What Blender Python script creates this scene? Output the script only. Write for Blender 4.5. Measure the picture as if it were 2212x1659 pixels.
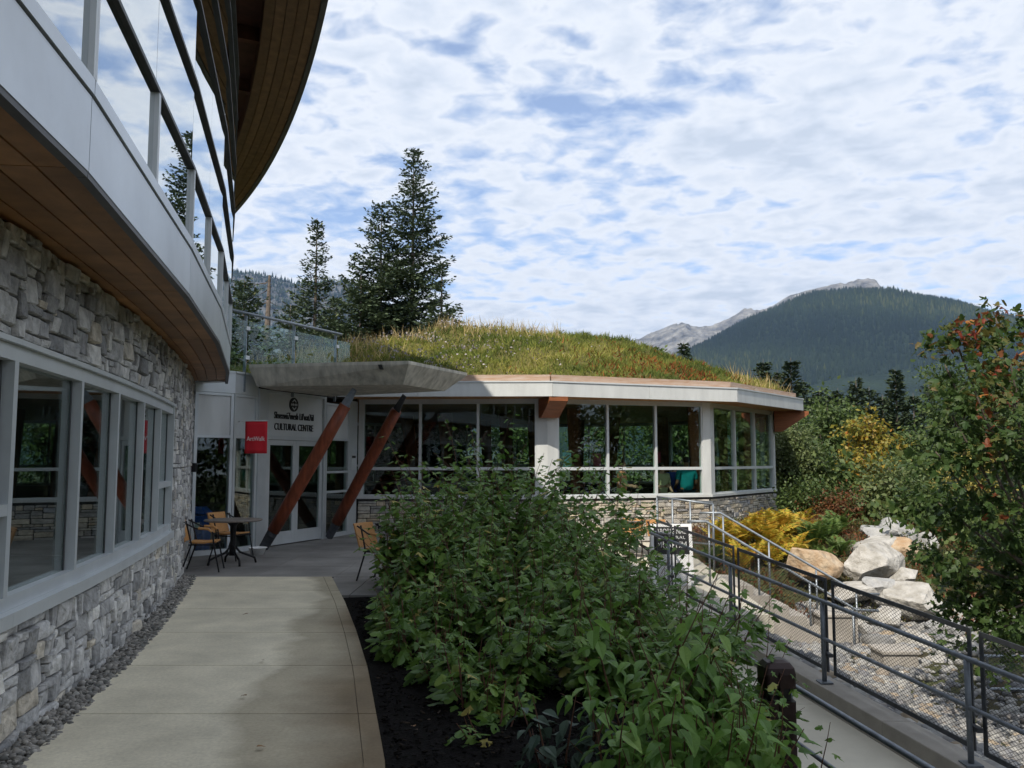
import bpy, bmesh, math, random
import numpy as np
from mathutils import Vector, Matrix
R = math.radians
sc = bpy.context.scene
for o in list(bpy.data.objects): bpy.data.objects.remove(o)
C = sc.collection
rng = np.random.default_rng(7); random.seed(7)

# ------------------------------------------------------------------ camera
cd = bpy.data.cameras.new('camera'); cam = bpy.data.objects.new('camera', cd); C.objects.link(cam)
cd.sensor_fit = 'HORIZONTAL'; cd.sensor_width = 36; cd.lens = 36 * 1850 / 2212
cd.clip_start = .05; cd.clip_end = 60000
cam.location = (0, 0, 1.7); cam.rotation_euler = (R(90 + 5.112), 0, 0)
sc.camera = cam

# ------------------------------------------------------------------ sky and sun
SUN_T = Vector((.47, .883, 0)).normalized(); SUN_EL = R(47)          # direction the light travels (plan), elevation
SUN = Vector((-SUN_T.x * math.cos(SUN_EL), -SUN_T.y * math.cos(SUN_EL), math.sin(SUN_EL)))
w = bpy.data.worlds.new('World'); sc.world = w; w.use_nodes = True
nt = w.node_tree; N = nt.nodes; L = nt.links; N.clear()
def wn(t, **k):
    n = N.new(t)
    for a, v in k.items(): setattr(n, a, v)
    return n
def wmath(op, a, b=None, clamp=False):
    n = wn('ShaderNodeMath', operation=op, use_clamp=clamp)
    for i, s in enumerate((a, b)):
        if s is None: continue
        if hasattr(s, 'links'): L.new(s, n.inputs[i])
        else: n.inputs[i].default_value = s
    return n.outputs[0]
sky = wn('ShaderNodeTexSky', sky_type='NISHITA', sun_disc=False, sun_elevation=SUN_EL,
         sun_rotation=math.atan2(SUN.x, SUN.y), altitude=700, air_density=1.0, dust_density=.6, ozone_density=1.6)
tc = wn('ShaderNodeTexCoord'); sx = wn('ShaderNodeSeparateXYZ'); L.new(tc.outputs['Generated'], sx.inputs[0])
den = wmath('ADD', wmath('MAXIMUM', sx.outputs[2], 0.0), .13)
cxy = wn('ShaderNodeCombineXYZ')
L.new(wmath('DIVIDE', sx.outputs[0], den), cxy.inputs[0]); L.new(wmath('DIVIDE', sx.outputs[1], den), cxy.inputs[1])
rot = wn('ShaderNodeMapping'); rot.inputs['Rotation'].default_value = (0, 0, R(24)); rot.inputs['Scale'].default_value = (1, 1.08, 1)
rot.inputs['Location'].default_value = (3.1, .4, 0)
L.new(cxy.outputs[0], rot.inputs[0])
def wnoise(scale, detail, rough, dist=0):
    n = wn('ShaderNodeTexNoise'); L.new(rot.outputs[0], n.inputs['Vector'])
    n.inputs['Scale'].default_value = scale; n.inputs['Detail'].default_value = detail
    n.inputs['Roughness'].default_value = rough; n.inputs['Distortion'].default_value = dist
    return n.outputs[0]
n_big, n_mid, n_cell = wnoise(.6, 3, .5), wnoise(2.6, 6, .5, .25), wnoise(10.5, 4, .52, .3)
def wramp(inp, stops):
    r = wn('ShaderNodeValToRGB'); L.new(inp, r.inputs[0]); e = r.color_ramp.elements
    while len(e) < len(stops): e.new(.5)
    for i, (p_, c_) in enumerate(stops): e[i].position = p_; e[i].color = (*c_, 1) if len(c_) == 3 else c_
    return r.outputs[0]
mixv = wmath('ADD', wmath('ADD', wmath('MULTIPLY', n_big, .45), wmath('MULTIPLY', n_mid, .65)), wmath('MULTIPLY', n_cell, .55))
cover = wramp(mixv, [(.64, (.28, .28, .28)), (.82, (1, 1, 1))])
shade = wramp(mixv, [(.68, (4.3, 4.9, 5.8)), (.80, (5.1, 5.35, 5.75)), (.92, (4.2, 4.6, 5.25)), (1.0, (3.6, 4.05, 4.75))])
mx = wn('ShaderNodeMix', data_type='RGBA'); L.new(cover, mx.inputs['Factor'])
skb = wn('ShaderNodeMix', data_type='RGBA', blend_type='MULTIPLY'); skb.inputs['Factor'].default_value = 1
L.new(sky.outputs[0], skb.inputs['A']); skb.inputs['B'].default_value = (.72, .82, .96, 1)
L.new(skb.outputs['Result'], mx.inputs['A']); L.new(shade, mx.inputs['B'])
bg = wn('ShaderNodeBackground'); L.new(mx.outputs['Result'], bg.inputs[0]); bg.inputs[1].default_value = .1
wo = wn('ShaderNodeOutputWorld'); L.new(bg.outputs[0], wo.inputs[0])

sl = bpy.data.lights.new('sun', 'SUN'); sl.energy = 2.8; sl.angle = R(.6); sl.color = (1, .93, .82)
so = bpy.data.objects.new('sun', sl); C.objects.link(so); so.location = (-30, -60, 60)
so.rotation_euler = (-SUN).to_track_quat('-Z', 'Y').to_euler()

sc.view_settings.view_transform = 'Standard'; sc.view_settings.look = 'None'
sc.view_settings.exposure = 0.88; sc.view_settings.gamma = 1; sc.view_settings.use_curve_mapping = False
sc.render.engine = 'CYCLES'
cy = sc.cycles; cy.use_denoising = True; cy.max_bounces = 8; cy.transparent_max_bounces = 20; cy.use_adaptive_sampling = True; cy.adaptive_threshold = .015; cy.diffuse_bounces = 6
cy.glossy_bounces = 5; cy.transmission_bounces = 6; cy.caustics_reflective = True; cy.caustics_refractive = False
cy.sample_clamp_indirect = 6

# ------------------------------------------------------------------ materials
def mat(name, col, rough=.65, metal=0, var=.12, scale=4, bump=0, bscale=40, spec=.4, col2=None, attr=None, cs=None,
        obj_rand=0, stretch=(1, 1, 1), bdist=.01, trans=0):
    m = bpy.data.materials.new(name); m.use_nodes = True; t = m.node_tree; n = t.nodes; l = t.links
    b = n['Principled BSDF']; b.inputs['Roughness'].default_value = rough; b.inputs['Metallic'].default_value = metal
    b.inputs['Specular IOR Level'].default_value = spec
    co = n.new('ShaderNodeTexCoord'); mp = n.new('ShaderNodeMapping'); mp.inputs['Scale'].default_value = stretch
    l.new(co.outputs['Object'], mp.inputs[0])
    no = n.new('ShaderNodeTexNoise'); no.inputs['Scale'].default_value = scale; no.inputs['Detail'].default_value = 6
    no.inputs['Roughness'].default_value = .6; l.new(mp.outputs[0], no.inputs['Vector'])
    rp = n.new('ShaderNodeValToRGB'); e = rp.color_ramp.elements
    c2 = col2 or tuple(c * (1 + var) for c in col); c1 = tuple(c * (1 - var) for c in col) if not col2 else col
    e[0].position = .32; e[0].color = (*c1, 1); e[1].position = .68; e[1].color = (*c2, 1)
    l.new(no.outputs[0], rp.inputs[0]); out = rp.outputs[0]
    if attr is not None or obj_rand:
        if attr is not None:
            a = n.new('ShaderNodeAttribute'); a.attribute_name = 'v'; fac = a.outputs['Fac']
        else:
            a = n.new('ShaderNodeObjectInfo'); fac = a.outputs['Random']
        r2 = n.new('ShaderNodeValToRGB'); ee = r2.color_ramp.elements
        stops = attr or [(0, tuple(c * (1 - obj_rand) for c in col)), (1, tuple(c * (1 + obj_rand) for c in col))]
        while len(ee) < len(stops): ee.new(.5)
        for i, (p_, c_) in enumerate(stops): ee[i].position = p_; ee[i].color = (*c_, 1)
        l.new(fac, r2.inputs[0])
        mm = n.new('ShaderNodeMix'); mm.data_type = 'RGBA'; mm.blend_type = 'MULTIPLY'; mm.inputs['Factor'].default_value = 1
        # noise as a multiplier around one
        g = n.new('ShaderNodeValToRGB'); g.color_ramp.elements[0].color = (1 - var, 1 - var, 1 - var, 1); g.color_ramp.elements[1].color = (1 + var, 1 + var, 1 + var, 1)
        g.color_ramp.elements[0].position = .3; g.color_ramp.elements[1].position = .7
        l.new(no.outputs[0], g.inputs[0]); l.new(r2.outputs[0], mm.inputs['A']); l.new(g.outputs[0], mm.inputs['B']); out = mm.outputs['Result']
    l.new(out, b.inputs['Base Color'])
    if bump:
        bn = n.new('ShaderNodeTexNoise'); bn.inputs['Scale'].default_value = bscale; bn.inputs['Detail'].default_value = 5
        l.new(mp.outputs[0], bn.inputs['Vector'])
        bu = n.new('ShaderNodeBump'); bu.inputs['Strength'].default_value = bump; bu.inputs['Distance'].default_value = bdist
        l.new(bn.outputs[0], bu.inputs['Height']); l.new(bu.outputs[0], b.inputs['Normal'])
    if trans:
        tr = n.new('ShaderNodeBsdfTranslucent'); l.new(out, tr.inputs[0]); ms = n.new('ShaderNodeMixShader'); ms.inputs[0].default_value = trans
        l.new(b.outputs[0], ms.inputs[1]); l.new(tr.outputs[0], ms.inputs[2]); l.new(ms.outputs[0], n['Material Output'].inputs[0])
    return m

def glass_mat(name, tint, base, power):
    m = bpy.data.materials.new(name); m.use_nodes = True; t = m.node_tree; n = t.nodes; l = t.links; n.clear()
    lw = n.new('ShaderNodeLayerWeight'); lw.inputs[0].default_value = .5
    pw = n.new('ShaderNodeMath'); pw.operation = 'POWER'; l.new(lw.outputs['Facing'], pw.inputs[0]); pw.inputs[1].default_value = power
    ma = n.new('ShaderNodeMath'); ma.operation = 'MULTIPLY_ADD'; l.new(pw.outputs[0], ma.inputs[0]); ma.inputs[1].default_value = 1 - base; ma.inputs[2].default_value = base
    tr = n.new('ShaderNodeBsdfTransparent'); tr.inputs[0].default_value = (*tint, 1)
    gl = n.new('ShaderNodeBsdfGlossy'); gl.inputs['Roughness'].default_value = 0; gl.inputs[0].default_value = (.93, .96, .96, 1)
    no = n.new('ShaderNodeTexNoise'); no.inputs['Scale'].default_value = .9; co = n.new('ShaderNodeTexCoord'); l.new(co.outputs['Object'], no.inputs['Vector'])
    bu = n.new('ShaderNodeBump'); bu.inputs['Strength'].default_value = .05; bu.inputs['Distance'].default_value = .01; l.new(no.outputs[0], bu.inputs['Height']); l.new(bu.outputs[0], gl.inputs['Normal'])
    mi = n.new('ShaderNodeMixShader'); l.new(ma.outputs[0], mi.inputs[0]); l.new(tr.outputs[0], mi.inputs[1]); l.new(gl.outputs[0], mi.inputs[2])
    o = n.new('ShaderNodeOutputMaterial'); l.new(mi.outputs[0], o.inputs[0])
    return m

M = {}
M['glass'] = glass_mat('window_glass', (.82, .90, .87), .05, 3.6)
M['glass_hi'] = glass_mat('coated_glass', (.25, .29, .29), .42, 2.0)
M['glass_rail'] = glass_mat('rail_glass', (.84, .94, .92), .04, 4.5)
STONES = [(0, (.24, .24, .235)), (.2, (.37, .365, .355)), (.4, (.49, .48, .46)), (.55, (.62, .605, .57)), (.7, (.41, .405, .395)), (.82, (.55, .54, .515)), (.91, (.66, .64, .59)), (.97, (.56, .50, .40)), (1, (.28, .275, .27))]
TANSTONES = [(0, (.30, .29, .28)), (.2, (.42, .40, .36)), (.4, (.55, .47, .34)), (.6, (.48, .46, .43)), (.75, (.60, .53, .40)), (.88, (.36, .36, .37)), (1, (.52, .42, .30))]
M['stone'] = mat('grey_ledgestone', (.3, .3, .3), .85, var=.34, scale=11, bump=1, bscale=16, attr=STONES, bdist=.03, spec=.25)
M['stone_tan'] = mat('tan_ledgestone', (.4, .35, .3), .85, var=.25, scale=9, bump=.8, bscale=22, attr=TANSTONES, bdist=.02, spec=.25)
M['mortar'] = mat('dark_mortar', (.07, .068, .065), .95, var=.3, scale=14, bump=.6)
M['alu'] = mat('grey_aluminium', (.58, .61, .62), .42, .35, var=.07, scale=2.5, bump=.05, bscale=120)
M['alu_pale'] = mat('pale_aluminium', (.62, .64, .64), .45, .2, var=.05, scale=2.5)
M['white_panel'] = mat('white_metal_panel', (.58, .59, .575), .42, 0, var=.09, scale=1.6, stretch=(2.5, 2.5, .6), spec=.45, bump=.04, bscale=5)
M['silver_panel'] = mat('silver_metal_panel', (.55, .58, .60), .33, .45, var=.12, scale=1.1, spec=.5, bump=.05, bscale=3)
M['dark_bar'] = mat('dark_gasket', (.045, .048, .048), .5, var=.2)
M['drip'] = mat('dark_grey_flashing', (.10, .10, .10), .5, .2, var=.15)
M['soffit'] = mat('stained_plywood', (.34, .17, .068), .55, var=.3, scale=3.5, stretch=(1, 1, 6), bump=.15, bscale=60, obj_rand=.28)
M['eave'] = mat('eave_board', (.18, .105, .052), .7, var=.25, scale=5, obj_rand=.15, bump=.2)
M['beam'] = mat('dark_red_beam', (.10, .038, .022), .7, var=.3)
M['timber'] = mat('red_stained_log', (.21, .052, .021), .5, var=.35, scale=3, stretch=(5, 5, .6), bump=.35, bscale=14)
M['glulam'] = mat('glulam_timber', (.30, .11, .042), .55, var=.3, scale=3, stretch=(6, 6, .5), bump=.2)
M['bracket'] = mat('stained_bracket', (.26, .085, .03), .5, var=.3, scale=4, stretch=(.6, .6, 5), bump=.2)
M['galv'] = mat('galvanised_steel', (.25, .275, .30), .48, .75, var=.2, scale=14, bump=.08, bscale=90)
M['rail'] = mat('weathered_galvanised_pipe', (.19, .21, .235), .52, .4, var=.25, scale=10, bump=.1, bscale=60)
M['flat'] = mat('grey_flat_bar', (.085, .09, .10), .55, .4, var=.25, scale=9)
M['wire'] = mat('mesh_wire', (.075, .075, .075), .6, .5, var=.1)
M['concrete'] = mat('smooth_concrete', (.52, .485, .40), .85, var=.09, scale=1.6, bump=.25, bscale=70, bdist=.004, spec=.25)
M['concrete_dk'] = mat('board_formed_concrete', (.47, .44, .37), .88, var=.32, scale=1.6, stretch=(5, 5, .7), bump=.3, bscale=12, bdist=.01)
M['kerb'] = mat('kerb_concrete', (.36, .33, .29), .9, var=.15, scale=3, bump=.4, bscale=60, bdist=.004)
M['patio'] = mat('stamped_grey_concrete', (.225, .215, .20), .7, var=.3, scale=1.2, bump=.35, bscale=26, bdist=.008, obj_rand=.07)
M['soil'] = mat('dark_mulch', (.009, .008, .0075), 1, var=.5, scale=30, bump=1, bscale=60, bdist=.03, spec=.1)
M['gravel'] = mat('round_pebble', (.3, .3, .28), .8, var=.2, scale=8, attr=[(0, (.13, .13, .135)), (.3, (.24, .235, .225)), (.6, (.33, .32, .295)), (.8, (.19, .19, .20)), (.93, (.32, .25, .17)), (1, (.45, .44, .41))])
M['gravel_dk'] = mat('drain_gravel', (.2, .2, .18), .85, var=.2, scale=8, attr=[(0, (.10, .10, .09)), (.4, (.20, .19, .17)), (.8, (.28, .26, .23)), (1, (.40, .38, .34))])
M['boulder'] = mat('pale_boulder', (.29, .27, .235), .9, var=.3, scale=3.2, bump=1, bscale=6, bdist=.10, col2=(.52, .50, .465), spec=.2)
M['boulder_tan'] = mat('orange_tan_boulder', (.36, .23, .13), .9, bump=1, scale=4, bscale=6, bdist=.09, col2=(.52, .42, .30), spec=.2)
M['boulder_grey'] = mat('grey_boulder', (.28, .28, .28), .9, bump=.9, scale=3, bscale=7, bdist=.09, col2=(.46, .45, .43), spec=.2)
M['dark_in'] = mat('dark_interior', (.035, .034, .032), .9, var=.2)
M['floor_in'] = mat('interior_floor', (.06, .055, .05), .5, var=.2)
M['black'] = mat('black_powder_coat', (.012, .012, .013), .4, .2, var=.1)
M['rattan'] = mat('tan_rattan', (.50, .25, .085), .55, var=.25, scale=60, stretch=(1, 1, 3), bump=.7, bscale=160, bdist=.004)
M['tabletop'] = mat('speckled_tabletop', (.20, .17, .145), .45, var=.35, scale=90)
M['red_cloth'] = mat('red_banner_cloth', (.62, .022, .035), .8, var=.08, scale=3)
M['white'] = mat('white_paint', (.80, .80, .79), .5, var=.03)
M['blackp'] = mat('black_letters', (.012, .012, .012), .5, var=.05)
M['blue'] = mat('blue_plastic', (.02, .07, .30), .4, var=.1)
M['brown_metal'] = mat('bronze_metal', (.035, .022, .020), .4, .5, var=.25, scale=8)
M['cedar'] = mat('weathered_cedar', (.36, .22, .14), .8, var=.2, scale=2.5, stretch=(1, 1, 8), bump=.25, col2=(.46, .36, .29))
M['ground'] = mat('forest_floor', (.055, .045, .028), 1, var=.4, scale=.8, bump=.6, bscale=8, bdist=.05, col2=(.075, .085, .035), spec=.1)
M['roofsoil'] = mat('green_roof_soil', (.085, .085, .030), 1, scale=1.6, col2=(.15, .13, .045), bump=.6, bscale=12, bdist=.05, spec=.1)

# ------------------------------------------------------------------ object helpers
def link(o, parent=None):
    C.objects.link(o)
    if parent is not None:
        o.parent = parent
        if parent.type == 'EMPTY': o.matrix_parent_inverse = Matrix.Translation(-parent.location)
    return o
def tag(o, label=None, cat=None, group=None, kind=None):
    if label: o['label'] = label
    if cat: o['category'] = cat
    if group: o['group'] = group
    if kind: o['kind'] = kind
    return o
def thing(name, label, cat, loc=(0, 0, 0), group=None):
    o = bpy.data.objects.new(name, None); o.empty_display_size = .2; o.location = loc; C.objects.link(o)
    return tag(o, label, cat, group)
def rigid(o, parent):                                   # child given in its parent's own coordinates
    C.objects.link(o); o.parent = parent; return o

class MB:
    def __init__(s): s.v = []; s.f = []
    def add(s, vs, fs):
        b = len(s.v); s.v += [tuple(v) for v in vs]; s.f += [tuple(b + i for i in f) for f in fs]; return s
    def hexa(s, p):                                     # 8 corners: bottom ring 0-3 ccw, top ring 4-7
        return s.add(p, [(3, 2, 1, 0), (4, 5, 6, 7), (0, 1, 5, 4), (1, 2, 6, 5), (2, 3, 7, 6), (3, 0, 4, 7)])
    def box(s, x0, x1, y0, y1, z0, z1):
        return s.hexa([(x0, y0, z0), (x1, y0, z0), (x1, y1, z0), (x0, y1, z0), (x0, y0, z1), (x1, y0, z1), (x1, y1, z1), (x0, y1, z1)])
    def seg(s, p0, p1, z0, z1, d0, d1, z0b=None, z1b=None):   # box along p0-p1 in plan, d = offset to the right of travel
        p0 = Vector(p0[:2]); p1 = Vector(p1[:2]); t = (p1 - p0).normalized(); n = Vector((t.y, -t.x))
        a, b, c, d = p0 + n * d1, p1 + n * d1, p1 + n * d0, p0 + n * d0
        z0b = z0 if z0b is None else z0b; z1b = z1 if z1b is None else z1b
        return s.hexa([(a.x, a.y, z0), (b.x, b.y, z0b), (c.x, c.y, z0b), (d.x, d.y, z0), (a.x, a.y, z1), (b.x, b.y, z1b), (c.x, c.y, z1b), (d.x, d.y, z1)])
    def prism(s, poly, z0, z1):
        n = len(poly); vs = [(x, y, z0) for x, y in poly] + [(x, y, z1) for x, y in poly]
        return s.add(vs, [tuple(range(n - 1, -1, -1)), tuple(range(n, 2 * n))] + [(i, (i + 1) % n, n + (i + 1) % n, n + i) for i in range(n)])
    def loft(s, rings, cap=True):
        n = len(rings[0]); vs = [p for r in rings for p in r]; fs = []
        for k in range(len(rings) - 1):
            for i in range(n): j = (i + 1) % n; fs.append((k * n + i, k * n + j, (k + 1) * n + j, (k + 1) * n + i))
        if cap: fs += [tuple(range(n - 1, -1, -1)), tuple(range((len(rings) - 1) * n, len(rings) * n))]
        return s.add(vs, fs)
    def tube(s, pts, r, n=8, cap=True):
        pts = [Vector(p) for p in pts]; rs = r if isinstance(r, (list, tuple)) else [r] * len(pts); rings = []
        up = None
        for i, p in enumerate(pts):
            t = (pts[min(i + 1, len(pts) - 1)] - pts[max(i - 1, 0)]).normalized()
            if up is None: up = Vector((0, 0, 1)) if abs(t.z) < .9 else Vector((1, 0, 0))
            a = t.cross(up).normalized(); b = a.cross(t); up = b
            rings.append([p + (a * math.cos(2 * math.pi * k / n) + b * math.sin(2 * math.pi * k / n)) * rs[i] for k in range(n)])
        return s.loft(rings, cap)
    def lathe(s, prof, n=24, c=(0, 0, 0)):
        return s.loft([[(c[0] + r * math.cos(2 * math.pi * k / n), c[1] + r * math.sin(2 * math.pi * k / n), c[2] + z) for k in range(n)] for r, z in prof])
    def mesh(s, name):
        m = bpy.data.meshes.new(name); m.from_pydata(s.v, [], s.f); m.update(); return m
    def build(s, name, m, parent=None, smooth=False, bevel=0, v=None):
        me = s.mesh(name); me.materials.append(M[m] if isinstance(m, str) else m)
        if smooth: me.shade_smooth()
        if v is not None:
            a = me.attributes.new('v', 'FLOAT', 'POINT'); a.data.foreach_set('value', np.full(len(me.vertices), v, np.float32))
        o = bpy.data.objects.new(name, me); link(o, parent)
        if bevel:
            b = o.modifiers.new('bevel', 'BEVEL'); b.width = bevel; b.segments = 2; b.limit_method = 'ANGLE'; b.angle_limit = R(40)
        return o
def part(name, m, parent, fn, **k):
    b = MB(); fn(b); return b.build(name, m, parent, **k)
def solo(name, m, fn, label, cat, group=None, **k):
    b = MB(); fn(b); return tag(b.build(name, m, None, **k), label, cat, group)
def struct(name, m, fn, **k):
    b = MB(); fn(b); o = b.build(name, m, None, **k); o['kind'] = 'structure'; return o

def np_mesh(name, verts, faces, m, parent=None, v=None, smooth=False, mats=None):
    """verts (n,3), faces (k,3|4) arrays"""
    me = bpy.data.meshes.new(name); nv, nf, k = len(verts), len(faces), faces.shape[1]
    me.vertices.add(nv); me.vertices.foreach_set('co', np.ascontiguousarray(verts, np.float32).ravel())
    me.loops.add(nf * k); me.loops.foreach_set('vertex_index', np.ascontiguousarray(faces, np.int32).ravel())
    me.polygons.add(nf); me.polygons.foreach_set('loop_start', np.arange(0, nf * k, k, dtype=np.int32))
    try: me.polygons.foreach_set('loop_total', np.full(nf, k, np.int32))
    except Exception: pass
    me.update(calc_edges=True); me.validate()
    me.materials.append(M[m] if isinstance(m, str) else m)
    if v is not None:
        a = me.attributes.new('v', 'FLOAT', 'POINT'); a.data.foreach_set('value', np.ascontiguousarray(v, np.float32))
    if smooth: me.shade_smooth()
    o = bpy.data.objects.new(name, me); link(o, parent); return o
def unit(a): return a / np.maximum(np.linalg.norm(a, axis=1, keepdims=True), 1e-9)
def rand_dirs(n): return unit(rng.normal(size=(n, 3)))
def scatter_arrays(tv, tf, pos, d, up, size):
    """template (x across, y along, z up) placed at pos with y->d, z->up"""
    d = unit(d); x = unit(np.cross(d, up)); z = np.cross(x, d); size = np.asarray(size, float)
    if size.ndim == 1: size = np.repeat(size[:, None], 3, 1)
    n, k = len(pos), len(tv)
    V = (pos[:, None, :] + x[:, None, :] * (tv[None, :, 0:1] * size[:, None, 0:1]) + d[:, None, :] * (tv[None, :, 1:2] * size[:, None, 1:2]) + z[:, None, :] * (tv[None, :, 2:3] * size[:, None, 2:3]))
    Fc = tf[None] + (np.arange(n) * k)[:, None, None]
    return V.reshape(-1, 3), Fc.reshape(-1, tf.shape[1])
def scatter(name, tmpl, pos, d, up, size, m, parent=None, v=None, smooth=False):
    V, Fc = scatter_arrays(tmpl[0], tmpl[1], pos, d, up, size)
    vv = rng.random(len(pos)) if v is None else v
    return np_mesh(name, V, Fc, m, parent, np.repeat(vv, len(tmpl[0])), smooth)

# leaf templates
def lobed_leaf():
    out = []
    for a, r in [(-158, .30), (-128, .52), (-104, .30), (-72, .62), (-60, .70), (-44, .40), (-30, .62), (-12, .86), (0, 1.0), (12, .86), (30, .62), (44, .40), (60, .70), (72, .62), (104, .30), (128, .52), (158, .30)]:
        out.append((math.sin(R(a)) * r * .62, .38 + math.cos(R(a)) * r * .62))
    v = [(0, .36, .03)] + [(x, y, -.22 * abs(x) + .05 * math.sin(9 * x) - .10 * max(0, y - .5)) for x, y in out]
    n = len(out); f = [(0, i + 1, (i + 1) % n + 1) for i in range(n)]
    return np.array(v, float), np.array(f)
def ovate_leaf():
    ys = [0, .12, .35, .6, .82, 1.0]; ws = [.03, .19, .30, .25, .12, .01]; v = []
    for y, wd in zip(ys, ws):
        c = -.28 * y * y
        v += [(-wd, y, c + .10 * wd / .3), (0, y, c), (wd, y, c + .10 * wd / .3)]
    f = []
    for i in range(5):
        a = i * 3
        for q in ((a, a + 1, a + 4, a + 3), (a + 1, a + 2, a + 5, a + 4)): f += [(q[0], q[1], q[2]), (q[0], q[2], q[3])]
    return np.array(v, float), np.array(f)
LOBED, OVATE = lobed_leaf(), ovate_leaf()
RHOMB = (np.array([(0, 0, 0), (.5, .45, .04), (0, 1, -.06), (-.5, .45, .04)], float), np.array([(0, 1, 2, 3)]))
BLADE = (np.array([(-.5, 0, 0), (.5, 0, 0), (.36, .55, -.06), (-.36, .55, -.06), (0, 1, -.28)], float), np.array([(0, 1, 2), (0, 2, 3), (3, 2, 4)]))
def rock_tmpl(seed, sub=1):
    bm = bmesh.new(); bmesh.ops.create_icosphere(bm, subdivisions=sub, radius=.5); r = np.random.default_rng(seed)
    v = np.array([q.co[:] for q in bm.verts]); v *= (1 + r.uniform(-.16, .16, (len(v), 1))); v[:, 2] *= .68
    f = np.array([[q.index for q in p.verts] for p in bm.faces]); bm.free(); return v, f
ROCKS = [rock_tmpl(i) for i in range(4)]

# ------------------------------------------------------------------ plan
def XW(Y): d = Y - 5.37; return -3.07 - .19 * d - .008 * d * d                 # curved stone wall
FP = [(-.85, -6), (-1.25, -1.6), (-1.62, 1.2), (-2.06, 4.06), (-2.72, 7.13), (-3.44, 10.0), (-4.44, 13.4), (-5.09, 15.3)]   # upper storey face
PW = [(-3.66, 20.5), (.83, 20.25), (4.95, 21.55), (7.75, 25.45), (8.1, 29.6), (6.0, 33.2), (1.5, 34.8), (-3.6, 34.4), (-8.6, 31.5), (-9.4, 24.5), (-6.6, 20.9)]   # pavilion walls
PF = [(-5.2, 19.5), (.92, 19.3), (5.58, 21.16), (8.49, 24.91), (9.2, 30.0), (6.8, 34.3), (1.7, 36.0), (-4.2, 35.6), (-9.6, 32.3), (-10.5, 24.2), (-8.6, 20.6)]    # pavilion eaves
def sm(t): t = np.clip(t, 0, 1); return t * t * (3 - 2 * t)
def kx(Y): return 3.62 - .208 * (Y - 10.1)
def kz(Y): return -.84 + .062 * (np.minimum(Y, 15.0) - 10.1)
def path_edge(Y): return np.interp(Y, [-8, 2, 4, 4.93, 5.83, 7.24, 8.77, 10.55, 12.94, 13.6], [-.42, -.48, -.58, -.70, -.89, -1.19, -1.56, -2.02, -2.69, -2.8])
def gz(X, Y):
    X = np.asarray(X, float); Y = np.asarray(Y, float); u = X - kx(Y); k = kz(Y)
    left = -.08 + 0 * X
    bed = -.07 + (k - .22 + .07) * sm((u + 3.7) / 2.0)
    creek = k - .14 - .72 * sm(u / 2.6)
    near = np.where(u < -1.72, np.where(X > path_edge(Y) - .02, bed, left), np.where(u < .14, k - .45, creek))
    mound = -1.5 + 1.2 * sm((Y - 16.9) / 3.0) + .32 * sm((Y - 19.4) / 2.2) - .05 * np.clip(X - 8, 0, 12)
    mound = np.where(X < 4.0, np.minimum(mound, -.62), mound)
    far = np.where(Y > 13.4, np.where(X < 1.0, -.12, np.where(X < 3.9, -.75, mound)), near)
    t = sm((Y - 13.6) / 1.6); z = np.where(X < 3.9, far, near * (1 - t) + mound * t)
    out = sm((X - 9.5) / 22) + sm((Y - 27) / 30) * sm((X - 3) / 8)
    z = z - 6.5 * np.clip(out, 0, 1)
    z = z - 10 * sm((np.hypot(X, Y) - 60) / 200)
    return z

# ------------------------------------------------------------------ ground
xs = np.concatenate([-np.geomspace(12000, 14, 22), np.arange(-12, -2, .8), np.arange(-2, 10.01, .16), np.arange(10.5, 30, 1.2), np.geomspace(32, 12000, 24)])
ys = np.concatenate([-np.geomspace(6000, 8, 14), np.arange(-6, 3, .8), np.arange(3, 22.01, .16), np.arange(22.6, 60, 1.5), np.geomspace(62, 12000, 26)])
GX, GY = np.meshgrid(xs, ys); GZ = gz(GX, GY)
nearm = (np.abs(GX) < 40) & (np.abs(GY) < 60)
GZ = GZ + np.where(nearm & (GX > -.3) & (GX - kx(GY) > .3), rng.normal(0, .025, GX.shape), 0)
nx, ny = len(xs), len(ys); idx = np.arange(nx * ny).reshape(ny, nx)
gf = np.stack([idx[:-1, :-1], idx[:-1, 1:], idx[1:, 1:], idx[1:, :-1]], -1).reshape(-1, 4)
g = np_mesh('ground', np.stack([GX, GY, GZ], -1).reshape(-1, 3), gf, 'ground', smooth=True); g['kind'] = 'structure'

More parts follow.
